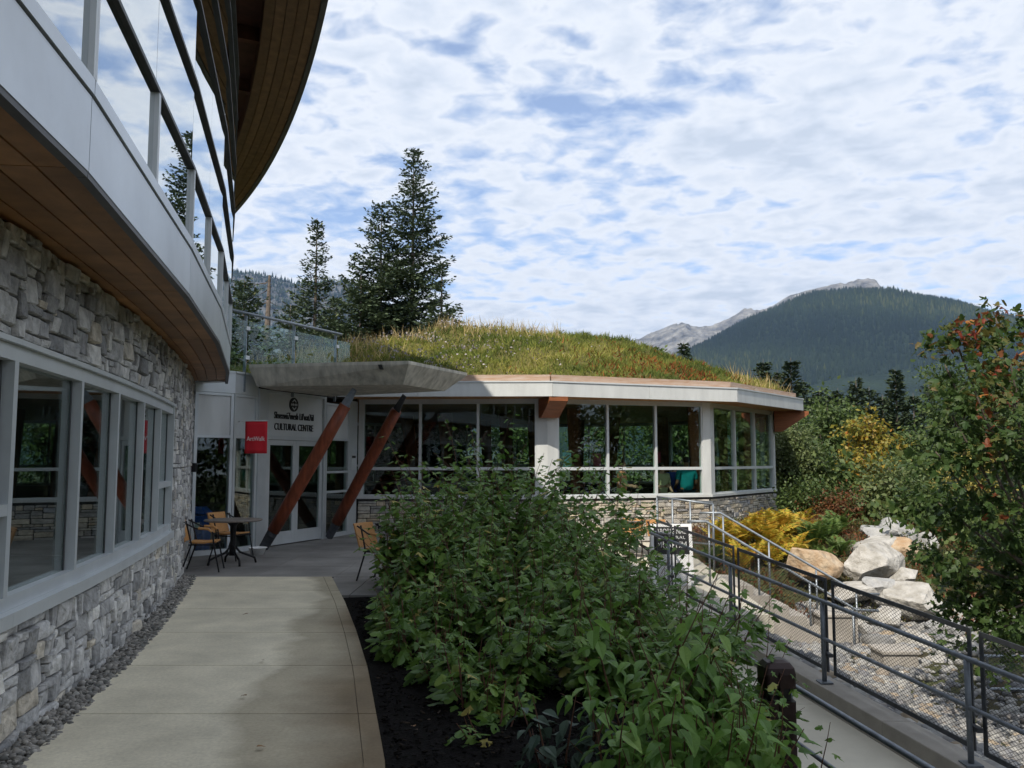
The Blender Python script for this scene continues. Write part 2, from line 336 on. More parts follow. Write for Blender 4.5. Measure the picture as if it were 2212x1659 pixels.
# concrete path with slabs, border strip and damp stains
def path_mat():
    m = mat('path_concrete', (.68, .62, .475), .82, var=.15, scale=1.7, bump=.22, bscale=90, bdist=.003, spec=.3)
    t = m.node_tree; n = t.nodes; l = t.links; b = n['Principled BSDF']; src = b.inputs['Base Color'].links[0].from_socket
    geo = n.new('ShaderNodeNewGeometry'); a = n.new('ShaderNodeAttribute'); a.attribute_name = 'v'       # v = distance to the bed, in metres
    no = n.new('ShaderNodeTexNoise'); no.inputs['Scale'].default_value = .42; no.inputs['Detail'].default_value = 4; l.new(geo.outputs['Position'], no.inputs[0])
    nf = n.new('ShaderNodeTexNoise'); nf.inputs['Scale'].default_value = 2.6; nf.inputs['Detail'].default_value = 7; l.new(geo.outputs['Position'], nf.inputs[0])
    s1 = n.new('ShaderNodeMath'); s1.operation = 'MULTIPLY_ADD'; l.new(no.outputs[0], s1.inputs[0]); s1.inputs[1].default_value = -1.5; l.new(a.outputs['Fac'], s1.inputs[2])
    s2 = n.new('ShaderNodeMath'); s2.operation = 'MULTIPLY_ADD'; l.new(nf.outputs[0], s2.inputs[0]); s2.inputs[1].default_value = -.22; l.new(s1.outputs[0], s2.inputs[2])
    sx_ = n.new('ShaderNodeSeparateXYZ'); l.new(geo.outputs['Position'], sx_.inputs[0]); s3 = n.new('ShaderNodeMath'); s3.operation = 'MULTIPLY_ADD'; l.new(sx_.outputs[1], s3.inputs[0]); s3.inputs[1].default_value = .10; l.new(s2.outputs[0], s3.inputs[2])
    s4 = n.new('ShaderNodeMath'); s4.operation = 'ADD'; l.new(s3.outputs[0], s4.inputs[0]); s4.inputs[1].default_value = -.62; s2 = s4
    r1 = n.new('ShaderNodeValToRGB'); e = r1.color_ramp.elements; e[0].position = 0.0; e[0].color = (.64, .62, .59, 1); e[1].position = .15; e[1].color = (1, 1, 1, 1)
    off = n.new('ShaderNodeMath'); off.operation = 'ADD'; l.new(s2.outputs[0], off.inputs[0]); off.inputs[1].default_value = .05; l.new(off.outputs[0], r1.inputs[0])
    r2 = n.new('ShaderNodeValToRGB'); e = r2.color_ramp.elements; e[0].position = 0.1; e[0].color = (.42, .36, .30, 1); e[1].position = .55; e[1].color = (1, 1, 1, 1)
    of2 = n.new('ShaderNodeMath'); of2.operation = 'ADD'; l.new(s2.outputs[0], of2.inputs[0]); of2.inputs[1].default_value = .80; l.new(of2.outputs[0], r2.inputs[0])
    q = src
    for rr in (r1, r2):
        mm = n.new('ShaderNodeMix'); mm.data_type = 'RGBA'; mm.blend_type = 'MULTIPLY'; mm.inputs['Factor'].default_value = 1
        l.new(q, mm.inputs['A']); l.new(rr.outputs[0], mm.inputs['B']); q = mm.outputs['Result']
    sp2 = n.new('ShaderNodeTexNoise'); sp2.inputs['Scale'].default_value = 38; sp2.inputs['Detail'].default_value = 8; sp2.inputs['Roughness'].default_value = .75; l.new(geo.outputs['Position'], sp2.inputs[0])
    r3 = n.new('ShaderNodeValToRGB'); e = r3.color_ramp.elements; e[0].position = .3; e[0].color = (.80, .79, .78, 1); e[1].position = .6; e[1].color = (1.04, 1.04, 1.03, 1); l.new(sp2.outputs[0], r3.inputs[0])
    mm = n.new('ShaderNodeMix'); mm.data_type = 'RGBA'; mm.blend_type = 'MULTIPLY'; mm.inputs['Factor'].default_value = 1; l.new(q, mm.inputs['A']); l.new(r3.outputs[0], mm.inputs['B']); q = mm.outputs['Result']
    l.new(q, b.inputs['Base Color']); return m
M['path'] = path_mat()
def strip(name, m, parent, y0, y1, fl, fr, z0, z1, nseg=6, cols=8, v=True):
    Ys = np.linspace(y0, y1, nseg + 1); V = []; vv = []
    for Y in Ys:
        a, b_ = float(fl(Y)), float(fr(Y))
        for c in range(cols + 1):
            x = a + (b_ - a) * c / cols; V.append((x, Y, z1)); vv.append(float(path_edge(Y)) - x)
    nt_ = len(V); V += [(x, y, z0) for x, y, z in V]; vv += vv
    F_ = []; W = cols + 1
    for i in range(nseg):
        for c in range(cols): F_.append((i * W + c, i * W + c + 1, (i + 1) * W + c + 1, (i + 1) * W + c))
    for i in range(nseg):
        for c in (0, cols):
            a, b_ = i * W + c, (i + 1) * W + c; F_.append((a, b_, nt_ + b_, nt_ + a) if c == 0 else (b_, a, nt_ + a, nt_ + b_))
    for c in range(cols):
        F_.append((c + 1, c, nt_ + c, nt_ + c + 1)); e_ = nseg * W; F_.append((e_ + c, e_ + c + 1, nt_ + e_ + c + 1, nt_ + e_ + c))
    me = bpy.data.meshes.new(name); me.from_pydata(V, [], F_); me.update(); me.materials.append(M[m])
    at_ = me.attributes.new('v', 'FLOAT', 'POINT'); at_.data.foreach_set('value', np.array(vv, np.float32))
    o = bpy.data.objects.new(name, me); link(o, parent); return o
M['path_edge'] = mat('path_border', (.60, .545, .42), .82, var=.2, scale=1.1, bump=.22, bscale=90, bdist=.003, spec=.3)
path_l = lambda Y: XW(Y) + .24
base = strip('path', 'kerb', None, -5, 12.78, path_l, lambda Y: path_edge(Y) - .004, -.14, -.018, 24, 2); base['kind'] = 'structure'
jy = [12.80 - 1.37 * i for i in range(13)]
for i in range(12):
    y1, y0 = jy[i] - (.006 if i else 0), jy[i + 1] + .006
    strip('slab', 'path', base, y0, y1, path_l, lambda Y: path_edge(Y) - .125, -.10, 0, 6, 8)
    s_ = strip('border', 'path', base, y0, y1, lambda Y: path_edge(Y) - .121, path_edge, -.10, .001, 6, 1)
# dark soil bed
Yb = np.linspace(-4, 14.2, 60); bedV = []
for Y in Yb:
    for c in range(13):
        x0, x1 = float(path_edge(min(Y, 12.9))) + .01, kx(Y) - 1.72; x = x0 + (x1 - x0) * c / 12
        bedV.append((x, Y, float(gz(max(x, x0 + .03), Y)) + .03 + rng.normal(0, .012)))
bi = np.arange(60 * 13).reshape(60, 13); bf = np.stack([bi[:-1, :-1], bi[:-1, 1:], bi[1:, 1:], bi[1:, :-1]], -1).reshape(-1, 4)
o = np_mesh('planting_bed', np.array(bedV), bf, 'soil', smooth=True); o['kind'] = 'structure'
# mulch chips on the bed
n_ = 5000; px_ = rng.uniform(-1.9, .6, n_); py_ = rng.uniform(4.2, 12.6, n_); keep = px_ > path_edge(py_) + .05; px_, py_ = px_[keep], py_[keep]
M['chips'] = mat('bark_chips', (.02, .016, .013), 1, var=.4, attr=[(0, (.007, .0065, .006)), (.85, (.013, .011, .009)), (.98, (.03, .022, .015)), (1, (.14, .11, .09))], spec=.1)
o = scatter('bark_mulch', ROCKS[0], np.stack([px_, py_, gz(px_, py_) + .04], -1), rand_dirs(len(px_)) * [1, 1, .3], np.tile([0, 0, 1.], (len(px_), 1)), np.stack([rng.uniform(.01, .03, len(px_)), rng.uniform(.02, .06, len(px_)), rng.uniform(.01, .03, len(px_))], -1), 'chips')
tag(o, 'black bark mulch covering the bed beside the concrete path', 'mulch', kind='stuff')
for k_, (x_, y_, a_) in enumerate(((-.62, 5.6, 20), (-.4, 6.2, 80), (-.75, 6.9, 140), (-1.02, 7.6, 40), (-1.3, 8.6, 200), (-1.5, 5.2, 310), (-2.1, 7.4, 15), (-2.9, 9.6, 100), (-1.9, 6.3, 60))):
    b = MB(); c_, s_ = math.cos(R(a_)), math.sin(R(a_)); zz = (.004 if x_ < path_edge(y_) else float(gz(x_, y_)) + .07)
    tv, tf = OVATE; b.add([(x_ + .06 * (v_[0] * c_ - v_[1] * s_), y_ + .06 * (v_[0] * s_ + v_[1] * c_), zz + .012 + .05 * v_[2] + .01) for v_ in tv], [tuple(int(q) for q in f) for f in tf])
    M.setdefault('litter', mat('dead_leaf', (.22, .12, .05), .8, var=.3)); o = b.build('fallen_leaf', 'litter'); tag(o, 'small brown fallen leaf lying on the pale path' if x_ < path_edge(y_) else 'small brown fallen leaf lying on the dark mulch', 'leaf', 'fallen leaves')
# drainage gravel along the stone wall
n_ = 6500; py_ = rng.uniform(3.6, 12.9, n_); px_ = XW(py_) + rng.uniform(-.02, .27, n_)
o = scatter('drain_gravel', ROCKS[1], np.stack([px_, py_, np.full(n_, -.035) + rng.uniform(0, .04, n_)], -1), rand_dirs(n_) * [1, 1, .4], np.tile([0, 0, 1.], (n_, 1)), np.repeat(rng.uniform(.025, .065, (n_, 1)), 3, 1), 'gravel_dk', smooth=True)
tag(o, 'strip of grey drainage gravel between stone wall and path', 'gravel', kind='stuff')

# patio of stamped slabs (upper) and sloping terrace in front of the pavilion
pat = struct('patio', 'kerb', lambda b: b.prism([(-6.2, 12.8), (1.0, 12.8), (1.0, 20.4), (-3.5, 20.6), (-6.2, 16.2)], -.16, -.02))
for i in range(6):
    for j in range(6):
        x0, x1 = -6.2 + i * 1.2, -6.2 + (i + 1) * 1.2; y0, y1 = 12.80 + j * 1.28, 12.80 + (j + 1) * 1.28
        if x1 < -5.0 and y0 > 16.3: continue
        part('slab', 'patio', pat, lambda b: b.box(x0 + .004, x1 - .004, y0 + .006, y1 - .006, -.10, -.004))
for j in range(4):      # paver strip at the corner of the path
    part('slab', 'patio', pat, lambda b: b.box(-2.62 + .55 * j + .006, -2.62 + .55 * (j + 1) - .006, 11.1, 12.794, -.12, -.006)) if j < 3 else None
def terr(b):
    b.hexa([(1.01, 13.2, -.9), (3.95, 13.2, -.9), (3.95, 21.4, -.6), (1.01, 20.4, -.6), (1.01, 13.2, -.62), (3.95, 13.2, -.62), (3.95, 21.4, -.26), (1.01, 20.4, -.26)])
struct('terrace', 'concrete', terr)
ret = solo('retaining_wall', 'kerb', lambda b: b.box(.995, 1.16, 13.1, 20.2, -.8, .0), 'low concrete retaining wall between upper patio and lower terrace', 'wall')

# ramp, kerb
def ramp_pt(Y, off, dz): return (kx(Y) + off, Y, float(-.84 + .062 * (Y - 10.1)) + dz)
def ramp(b):
    for Ya, Yb_ in ((-1.5, 3.7), (3.706, 6.9), (6.906, 10.1), (10.106, 13.3), (13.306, 15.0)):
        b.hexa([ramp_pt(Ya, -1.72, -.5), ramp_pt(Ya, -.14, -.5), ramp_pt(Yb_, -.14, -.5), ramp_pt(Yb_, -1.72, -.5), ramp_pt(Ya, -1.72, -.24), ramp_pt(Ya, -.14, -.24), ramp_pt(Yb_, -.14, -.24), ramp_pt(Yb_, -1.72, -.24)])
struct('ramp', 'concrete', ramp)
def kerb(b):
    for Ya, Yb_ in ((-1.5, 8.9), (8.905, 15.3)):
        b.hexa([ramp_pt(Ya, -.138, -.6), ramp_pt(Ya, .16, -.6), ramp_pt(Yb_, .16, -.6), ramp_pt(Yb_, -.138, -.6), ramp_pt(Ya, -.138, 0), ramp_pt(Ya, .16, 0), ramp_pt(Yb_, .16, 0), ramp_pt(Yb_, -.138, 0)])
o = struct('ramp_kerb', 'kerb', kerb, bevel=.012)

# ------------------------------------------------------------------ mountains
def ridge(name, label, D, prof, depth, m, amp, seed, nx=220, ny=40, front=.45, cat='mountain'):
    """prof: (bearing, height) pairs of the skyline seen from the terrace; built as a real massif D metres away"""
    bx = np.array([p[0] for p in prof]); bz = np.array([p[1] for p in prof]); X = np.linspace(bx[0], bx[-1], nx); top = np.interp(X, bx, bz)
    r = np.random.default_rng(seed)
    def fbm(u, v_):
        z = np.zeros_like(u); a = 1
        for o_ in range(6):
            k = 2.0 ** o_ * 1.7; ph = r.uniform(0, 6.28, 4)
            z += a * (1 - 2 * np.abs(np.sin(u * k + ph[0] + 1.3 * np.sin(v_ * k * .6 + ph[1])) * np.cos(v_ * k * .8 + ph[2]))); a *= .52
        return z
    T = np.linspace(-front, .5, ny); V = []
    U, Tt = np.meshgrid(X, T); tp = np.interp(U, bx, bz)
    prf = np.where(Tt < 0, np.cos(np.clip(-Tt / front, 0, 1) * math.pi / 2) ** 1.15, np.cos(np.clip(Tt / .5, 0, 1) * math.pi / 2) ** 1.3)
    nz = fbm(U * 3 / (bx[-1] - bx[0]) * 2, Tt * 5)
    Yd = D + Tt * depth; Xd = U * (1 + .0 * Tt) + nz * amp * .5
    Zd = -25 + (tp + 25) * prf + nz * amp * np.sin(np.clip((Tt + front) / (front + .5), 0, 1) * math.pi) * np.where(np.abs(Tt) < .05, .35, 1)
    V = np.stack([Xd, Yd, Zd], -1).reshape(-1, 3); ii = np.arange(nx * ny).reshape(ny, nx)
    f = np.stack([ii[:-1, :-1], ii[:-1, 1:], ii[1:, 1:], ii[1:, :-1]], -1).reshape(-1, 4)
    o = np_mesh(name, V, f, m, smooth=True); o['kind'] = 'structure'; o['label'] = label
    return V.reshape(ny, nx, 3)
M['rockface'] = mat('grey_rock_face', (.06, .065, .07), .95, scale=.011, bump=1, bscale=.012, bdist=110, col2=(.30, .29, .27))
M['forest_slope'] = mat('forested_slope', (.014, .022, .016), 1, scale=.012, bump=1, bscale=.05, bdist=14, col2=(.026, .040, .024), spec=.05)
M['hill_rock'] = mat('dark_hill_rock', (.030, .036, .034), .95, scale=.008, bump=1, bscale=.012, bdist=80, col2=(.12, .12, .115))
def sky_pts(pts, D):          # skyline pixels of a plan sketch turned into metres at distance D
    return [((x - 1106) / 1850 * D, 1.7 + (995 - y) / 1850 * D) for x, y in pts]
main = ridge('forested_mountain', 'dark forested mountain rising right of the pavilion', 4200, sky_pts([(1150, 940), (1300, 862), (1450, 790), (1530, 745), (1600, 706), (1670, 678), (1730, 660), (1785, 652), (1850, 657), (1940, 672), (2040, 694), (2150, 724), (2280, 754), (2500, 790), (2750, 850)], 4200), 4200, 'forest_slope', 26, 3)
ridge('rocky_peaks', 'grey rocky peaks behind the forested mountain', 6400, sky_pts([(1240, 830), (1340, 757), (1372, 740), (1405, 718), (1440, 706), (1462, 696), (1490, 705), (1520, 712), (1560, 701), (1600, 694), (1640, 672), (1680, 655), (1710, 636), (1750, 622), (1780, 618), (1800, 624), (1822, 619), (1850, 632), (1950, 700), (2100, 800)], 6400), 3600, 'rockface', 62, 5, nx=420, ny=90)
lm = ridge('far_left_mountain', 'bluish mountain with rocky crest behind the spruces', 5200, sky_pts([(200, 700), (380, 640), (470, 612), (520, 600), (560, 594), (600, 603), (650, 618), (740, 632), (840, 668), (960, 730), (1060, 800), (1200, 880)], 5200), 4200, 'hill_rock', 40, 9)
# conifers on the forested slope
ny_, nx_ = main.shape[:2]; n_ = 42000
fi = rng.uniform(6, ny_ * .49, n_); fj = rng.uniform(0, nx_ - 1.001, n_); i0, j0 = fi.astype(int), fj.astype(int); a_, b_ = (fi - i0)[:, None], (fj - j0)[:, None]
P = main[i0, j0] * (1 - a_) * (1 - b_) + main[i0 + 1, j0] * a_ * (1 - b_) + main[i0, j0 + 1] * (1 - a_) * b_ + main[i0 + 1, j0 + 1] * a_ * b_
CONE = (np.array([(math.cos(k * 1.2566) * .5, math.sin(k * 1.2566) * .5, 0) for k in range(5)] + [(0, 0, 1)], float), np.array([(k, (k + 1) % 5, 5) for k in range(5)]))
M['far_conifer'] = mat('far_conifers', (.03, .045, .03), 1, attr=[(0, (.010, .017, .013)), (.6, (.019, .030, .019)), (.9, (.030, .044, .023)), (1, (.055, .065, .03))], spec=.05)
h_ = rng.uniform(14, 34, n_); sz = np.stack([h_ * .38, h_ * .38, h_], -1)
patch = np.sin(P[:, 0] * .004 + 1.3 * np.sin(P[:, 2] * .011)) + np.sin(P[:, 2] * .017 + P[:, 0] * .0021)
o = scatter('mountain_forest', CONE, P - [0, 0, 3], np.tile([0, 1., 0], (n_, 1)), np.tile([0, 0, 1.], (n_, 1)), sz, 'far_conifer', v=np.clip(.34 + .26 * patch + rng.normal(0, .2, n_), 0, 1))
tag(o, 'far dark conifer forest covering the mountain slope', 'forest', kind='stuff')
ny_, nx_ = lm.shape[:2]; n_ = 16000
fi = rng.uniform(4, ny_ * .43, n_).astype(int); fj = rng.uniform(0, nx_ - 1, n_).astype(int); P = lm[fi, fj] + rng.normal(0, 25, (n_, 3)) * [1, 1, 0]
h_ = rng.uniform(14, 34, n_)
o = scatter('far_hillside_forest', CONE, P - [0, 0, 6], np.tile([0, 1., 0], (n_, 1)), np.tile([0, 0, 1.], (n_, 1)), np.stack([h_ * .4, h_ * .4, h_], -1), 'far_conifer')
tag(o, 'far conifer forest on the mountain behind the spruces', 'forest', kind='stuff')

# ------------------------------------------------------------------ air
hz = struct('haze', 'dark_bar', lambda b: b.box(-12100, 12100, -6100, 12100, -60, 1150)); hz['kind'] = 'stuff'; hz['label'] = 'thin bluish haze in the valley air'; hz['category'] = 'haze'
hm = bpy.data.materials.new('thin_haze'); hm.use_nodes = True; hn = hm.node_tree.nodes; hn.clear(); ho = hn.new('ShaderNodeOutputMaterial'); hv = hn.new('ShaderNodeVolumePrincipled')
hv.inputs['Color'].default_value = (.42, .62, 1, 1); hv.inputs['Density'].default_value = 4.2e-5; hv.inputs['Anisotropy'].default_value = .2
hm.node_tree.links.new(hv.outputs[0], ho.inputs['Volume']); hz.data.materials.clear(); hz.data.materials.append(hm); hz.display_type = 'WIRE'

# ------------------------------------------------------------------ text helper
def text_mesh(body, size, extrude, align='CENTER'):
    cu = bpy.data.curves.new('text', 'FONT'); cu.body = body; cu.size = size; cu.extrude = extrude; cu.align_x = align; cu.resolution_u = 3
    ob = bpy.data.objects.new('text_tmp', cu); C.objects.link(ob)
    dg = bpy.context.evaluated_depsgraph_get(); me = bpy.data.meshes.new_from_object(ob.evaluated_get(dg))
    bpy.data.objects.remove(ob); bpy.data.curves.remove(cu); return me
def put_text(name, body, size, loc, tdir, m, parent, extrude=.004, width=None, align='CENTER', bold=0):
    """text on a vertical plane reading along tdir (plan)"""
    me = text_mesh(body, size, extrude, align); me.name = name; me.materials.clear(); me.materials.append(M[m])
    co = np.zeros(len(me.vertices) * 3, np.float32); me.vertices.foreach_get('co', co); co = co.reshape(-1, 3)
    if width: co[:, 0] *= width / (co[:, 0].max() - co[:, 0].min())
    t = Vector((*tdir[:2], 0)).normalized(); n = Vector((t.y, -t.x, 0))
    W = np.array(loc)[None] + co[:, 0:1] * np.array(t)[None] + co[:, 1:2] * np.array([0, 0, 1.])[None] + co[:, 2:3] * np.array(n)[None]
    me.vertices.foreach_set('co', W.astype(np.float32).ravel()); me.update()
    o = bpy.data.objects.new(name, me); link(o, parent); return o

# ------------------------------------------------------------------ stones
def fill_cells(mask, wr, hr, r):
    ny, nx = mask.shape; free = mask.copy(); out = []
    for j in range(ny):
        for i in range(nx):
            if not free[j, i]: continue
            w_ = r.integers(*wr); h_ = r.integers(*hr)
            a = 1
            while a < w_ and i + a < nx and free[j, i + a]: a += 1
            b = 1
            while b < h_ and j + b < ny and free[j + b, i:i + a].all(): b += 1
            free[j:j + b, i:i + a] = False; out.append((i, i + a, j, j + b))
    return out
def stone_geo(frame, s0, s1, z0, z1, r, gap=.007, dmin=.02, dmax=.06):
    """frame(s, z, d) -> point; eight-sided rough block"""
    w_, h_ = s1 - s0, z1 - z0; c = min(w_, h_) * .15; j = lambda k=.12: r.uniform(-k, k) * min(w_, h_)
    a0, a1, b0, b1 = s0 + gap, s1 - gap, z0 + gap * .8, z1 - gap * .8
    o = [(a0 + c, b0), (a1 - c, b0), (a1, b0 + c), (a1, b1 - c), (a1 - c, b1), (a0 + c, b1), (a0, b1 - c), (a0, b0 + c)]
    o = [(x + (c * .55 + j(.06)) * (1 if k in (1, 4) else -1 if k in (0, 5) else 0), y + (c * .55 + j(.06)) * (1 if k in (3, 6) else -1 if k in (2, 7) else 0)) for k, (x, y) in enumerate(o)]
    o = [(min(max(x, a0), a1), min(max(y, b0), b1)) for x, y in o]
    d = r.uniform(dmin, dmax); tilt = r.uniform(-.14, .14), r.uniform(-.14, .14); mx_, mz = (s0 + s1) / 2, (z0 + z1) / 2
    V = [frame(x, y, -.02) for x, y in o]
    V += [frame(mx_ + (x - mx_) * .97, mz + (y - mz) * .97, max(.006, d * .72 + (x - mx_) * tilt[0] + (y - mz) * tilt[1])) for x, y in o]
    V += [frame(mx_ + (x - mx_) * .90, mz + (y - mz) * .88, max(.012, d + (x - mx_) * tilt[0] + (y - mz) * tilt[1] + r.uniform(-.006, .006))) for x, y in o]
    V.append(frame(mx_ + j(), mz + j(), d + r.uniform(0, .012)))
    F_ = [(k, (k + 1) % 8, 8 + (k + 1) % 8, 8 + k) for k in range(8)] + [(8 + k, 8 + (k + 1) % 8, 16 + (k + 1) % 8, 16 + k) for k in range(8)] + [(16 + k, 16 + (k + 1) % 8, 24) for k in range(8)]
    return V, F_
def lay_stones(rects, frame, cell, parent, m, r, limit, gap=.0055, dmin=.02, dmax=.058, tint=None):
    jobs = []
    for (i0, i1, j0, j1) in rects:
        s0, s1, z0, z1 = i0 * cell[0], i1 * cell[0], cell[2] + j0 * cell[1], cell[2] + j1 * cell[1]
        p = Vector(frame((s0 + s1) / 2, (z0 + z1) / 2, 0)); dist = (p - cam.location).length
        vis = p.y > 3.4 and abs(p.x / max(p.y, .1)) < .7
        jobs.append(((s1 - s0) * (z1 - z0) / dist ** 2 * (1 if vis else .01), s0, s1, z0, z1))
    jobs.sort(reverse=True); rest = MB(); vals = []
    for k, (_, s0, s1, z0, z1) in enumerate(jobs):
        V, F_ = stone_geo(frame, s0, s1, z0, z1, r, gap, dmin, dmax); val = r.random()
        if k < limit:
            b = MB(); b.add(V, F_); b.build('stone', m, parent, v=val)
        else: rest.add(V, F_); vals += [val] * len(V)
    if rest.v:
        o = rest.build('small_stones', m, parent); a = o.data.attributes.new('v', 'FLOAT', 'POINT'); a.data.foreach_set('value', np.array(vals, np.float32)); o['kind'] = 'stuff'

# ------------------------------------------------------------------ curved building at the left
cb = thing('curved_building', 'curved stone and glass building with deep timber eaves beside the path', 'building', (-4, 8, 0))
yt = np.linspace(-5, 15.42, 800); xt = XW(yt); st = np.concatenate([[0], np.cumsum(np.hypot(np.diff(xt), np.diff(yt)))])
def wall_frame(s, z, d):
    Y = float(np.interp(s, st, yt)); sl = -.19 - .016 * (Y - 5.37); l_ = math.hypot(1, sl); nx_, ny_ = 1 / l_, -sl / l_
    return (float(XW(Y)) + nx_ * d, Y + ny_ * d, z)
def s_of(Y): return float(np.interp(Y, yt, st))
def wall_poly(Y0, Y1, step=.5):
    n = max(1, int((Y1 - Y0) / step)); return [(float(XW(Y)), Y) for Y in np.linspace(Y0, Y1, n + 1)]
def polyseg(b, pts, z0, z1, d0, d1):
    """continuous mitred strip along a plan polyline"""
    P_ = [Vector(p) for p in pts]; ring = []
    for i, p in enumerate(P_):
        t0 = (P_[i] - P_[i - 1]).normalized() if i else (P_[1] - P_[0]).normalized(); t1 = (P_[i + 1] - P_[i]).normalized() if i < len(P_) - 1 else t0
        t = (t0 + t1).normalized(); n = Vector((t.y, -t.x)); k = 1 / max(.5, n.dot(Vector((t1.y, -t1.x))))
        a, c = p + n * d1 * k, p + n * d0 * k; ring.append([(a.x, a.y, z0), (a.x, a.y, z1), (c.x, c.y, z1), (c.x, c.y, z0)])
    b.loft(ring)
    return b
WIN0, WIN1, WZ0, WZ1 = -1.0, 11.25, .72, 2.42
wall = part('stone_wall', 'mortar', cb, lambda b: (polyseg(b, wall_poly(-5, WIN1), -.12, WZ0 - .01, -.25, 0), polyseg(b, wall_poly(-5, WIN1), WZ1 + .01, 3.11, -.25, 0), polyseg(b, wall_poly(WIN1 + .005, 15.42), -.12, 3.11, -.25, 0)))
r_ = np.random.default_rng(11); cell = (.066, .060, -.08)
nx_ = int((s_of(15.40) - 0) / cell[0]); nz_ = int(3.18 / cell[1]); mask = np.zeros((nz_, nx_), bool)
for j in range(nz_):
    z = cell[2] + (j + .5) * cell[1]
    for i in range(nx_):
        Y = float(np.interp((i + .5) * cell[0], st, yt))
        if Y > 3.6 and not (Y < WIN1 + .03 and WZ0 - .03 < z < WZ1 + .05): mask[j, i] = True
lay_stones(fill_cells(mask, (2, 6), (1, 4), r_), wall_frame, cell, wall, 'stone', r_, 300)
# ribbon window
mull = [-1.0, .2, 1.4, 2.6, 3.85, 5.17, 6.52, 7.70, 8.90, 10.03, 11.2]
for k in range(len(mull) - 1):
    a, b_ = (float(XW(mull[k])), mull[k]), (float(XW(mull[k + 1])), mull[k + 1])
    wd = part('window', 'alu', cb, lambda b: (b.seg(a, b_, 2.305, 2.40, -.075, .012), b.seg(a, b_, .80, .885, -.075, .012), b.seg(a, (a[0] + (b_[0] - a[0]) * .048, a[1] + (b_[1] - a[1]) * .048), .886, 2.304, -.075, .014)))
    part('pane', 'glass', wd, lambda b: b.seg((a[0] + (b_[0] - a[0]) * .049, a[1] + (b_[1] - a[1]) * .049), (a[0] + (b_[0] - a[0]) * .998, a[1] + (b_[1] - a[1]) * .998), .886, 2.304, -.064, -.056))
    part('gasket', 'dark_bar', wd, lambda b: b.seg((a[0] + (b_[0] - a[0]) * .965, a[1] + (b_[1] - a[1]) * .965), (a[0] + (b_[0] - a[0]) * .985, a[1] + (b_[1] - a[1]) * .985), .887, 2.303, -.0555, -.049))
    if k in (4, 9): part('transom', 'alu', wd, lambda b: b.seg((a[0] + (b_[0] - a[0]) * .06, a[1] + (b_[1] - a[1]) * .06), b_, 1.37, 1.44, -.053, .012))
    part('sill', 'alu', wd, lambda b: b.seg(a, b_, .715, .798, -.16, .075))
    part('head_flashing', 'alu', wd, lambda b: b.seg(a, b_, 2.402, 2.435, -.16, .05))
part('jamb', 'alu', cb, lambda b: b.seg((float(XW(11.2)), 11.2), (float(XW(11.25)), 11.25), .715, 2.435, -.16, .03))
# interior shell seen through the ribbon window
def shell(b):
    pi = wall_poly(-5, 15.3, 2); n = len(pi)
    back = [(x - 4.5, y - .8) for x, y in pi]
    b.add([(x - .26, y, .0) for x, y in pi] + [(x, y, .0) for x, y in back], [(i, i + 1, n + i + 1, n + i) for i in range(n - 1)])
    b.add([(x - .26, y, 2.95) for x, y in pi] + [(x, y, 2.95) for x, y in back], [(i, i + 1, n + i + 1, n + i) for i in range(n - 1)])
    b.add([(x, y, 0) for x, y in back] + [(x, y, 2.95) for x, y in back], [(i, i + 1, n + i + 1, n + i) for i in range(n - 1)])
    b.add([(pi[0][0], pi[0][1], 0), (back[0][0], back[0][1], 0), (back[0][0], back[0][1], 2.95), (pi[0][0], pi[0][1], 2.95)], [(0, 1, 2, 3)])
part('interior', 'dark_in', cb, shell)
# soffit of the overhang: four boards per bay
for k in range(len(FP) - 1):
    y0, y1 = FP[k][1], FP[k + 1][1]
    def edge(t, k=k):
        p = (FP[k][0] + (FP[k + 1][0] - FP[k][0]) * t, FP[k][1] + (FP[k + 1][1] - FP[k][1]) * t); Yw = p[1] - .1; q = (float(XW(Yw)) - .05, Yw); return Vector(p), Vector(q)
    for c in range(4):
        f0, f1 = .06 + .94 * c / 4 + .016, .06 + .94 * (c + 1) / 4
        V = []
        for t in (0.0015, .25, .5, .75, .9985):
            p, q = edge(t); V += [p.lerp(q, f0), p.lerp(q, f1)]
        b = MB(); nn = len(V); b.add([(v_.x, v_.y, 3.118) for v_ in V] + [(v_.x, v_.y, 3.14) for v_ in V],
              [f for i in range(4) for f in ((2 * i, 2 * i + 1, 2 * i + 3, 2 * i + 2), (nn + 2 * i, nn + 2 * i + 2, nn + 2 * i + 3, nn + 2 * i + 1), (2 * i, 2 * i + 2, nn + 2 * i + 2, nn + 2 * i), (2 * i + 3, 2 * i + 1, nn + 2 * i + 1, nn + 2 * i + 3))] + [(0, nn, nn + 1, 1), (8, 9, nn + 9, nn + 8)])
        b.build('soffit_board', 'soffit', cb)
part('floor_slab', 'dark_in', cb, lambda b: (b.prism([(FP[i][0] - .08, FP[i][1]) for i in range(len(FP))] + [(-12, 15.3), (-9, -6)], 3.145, 3.24)))
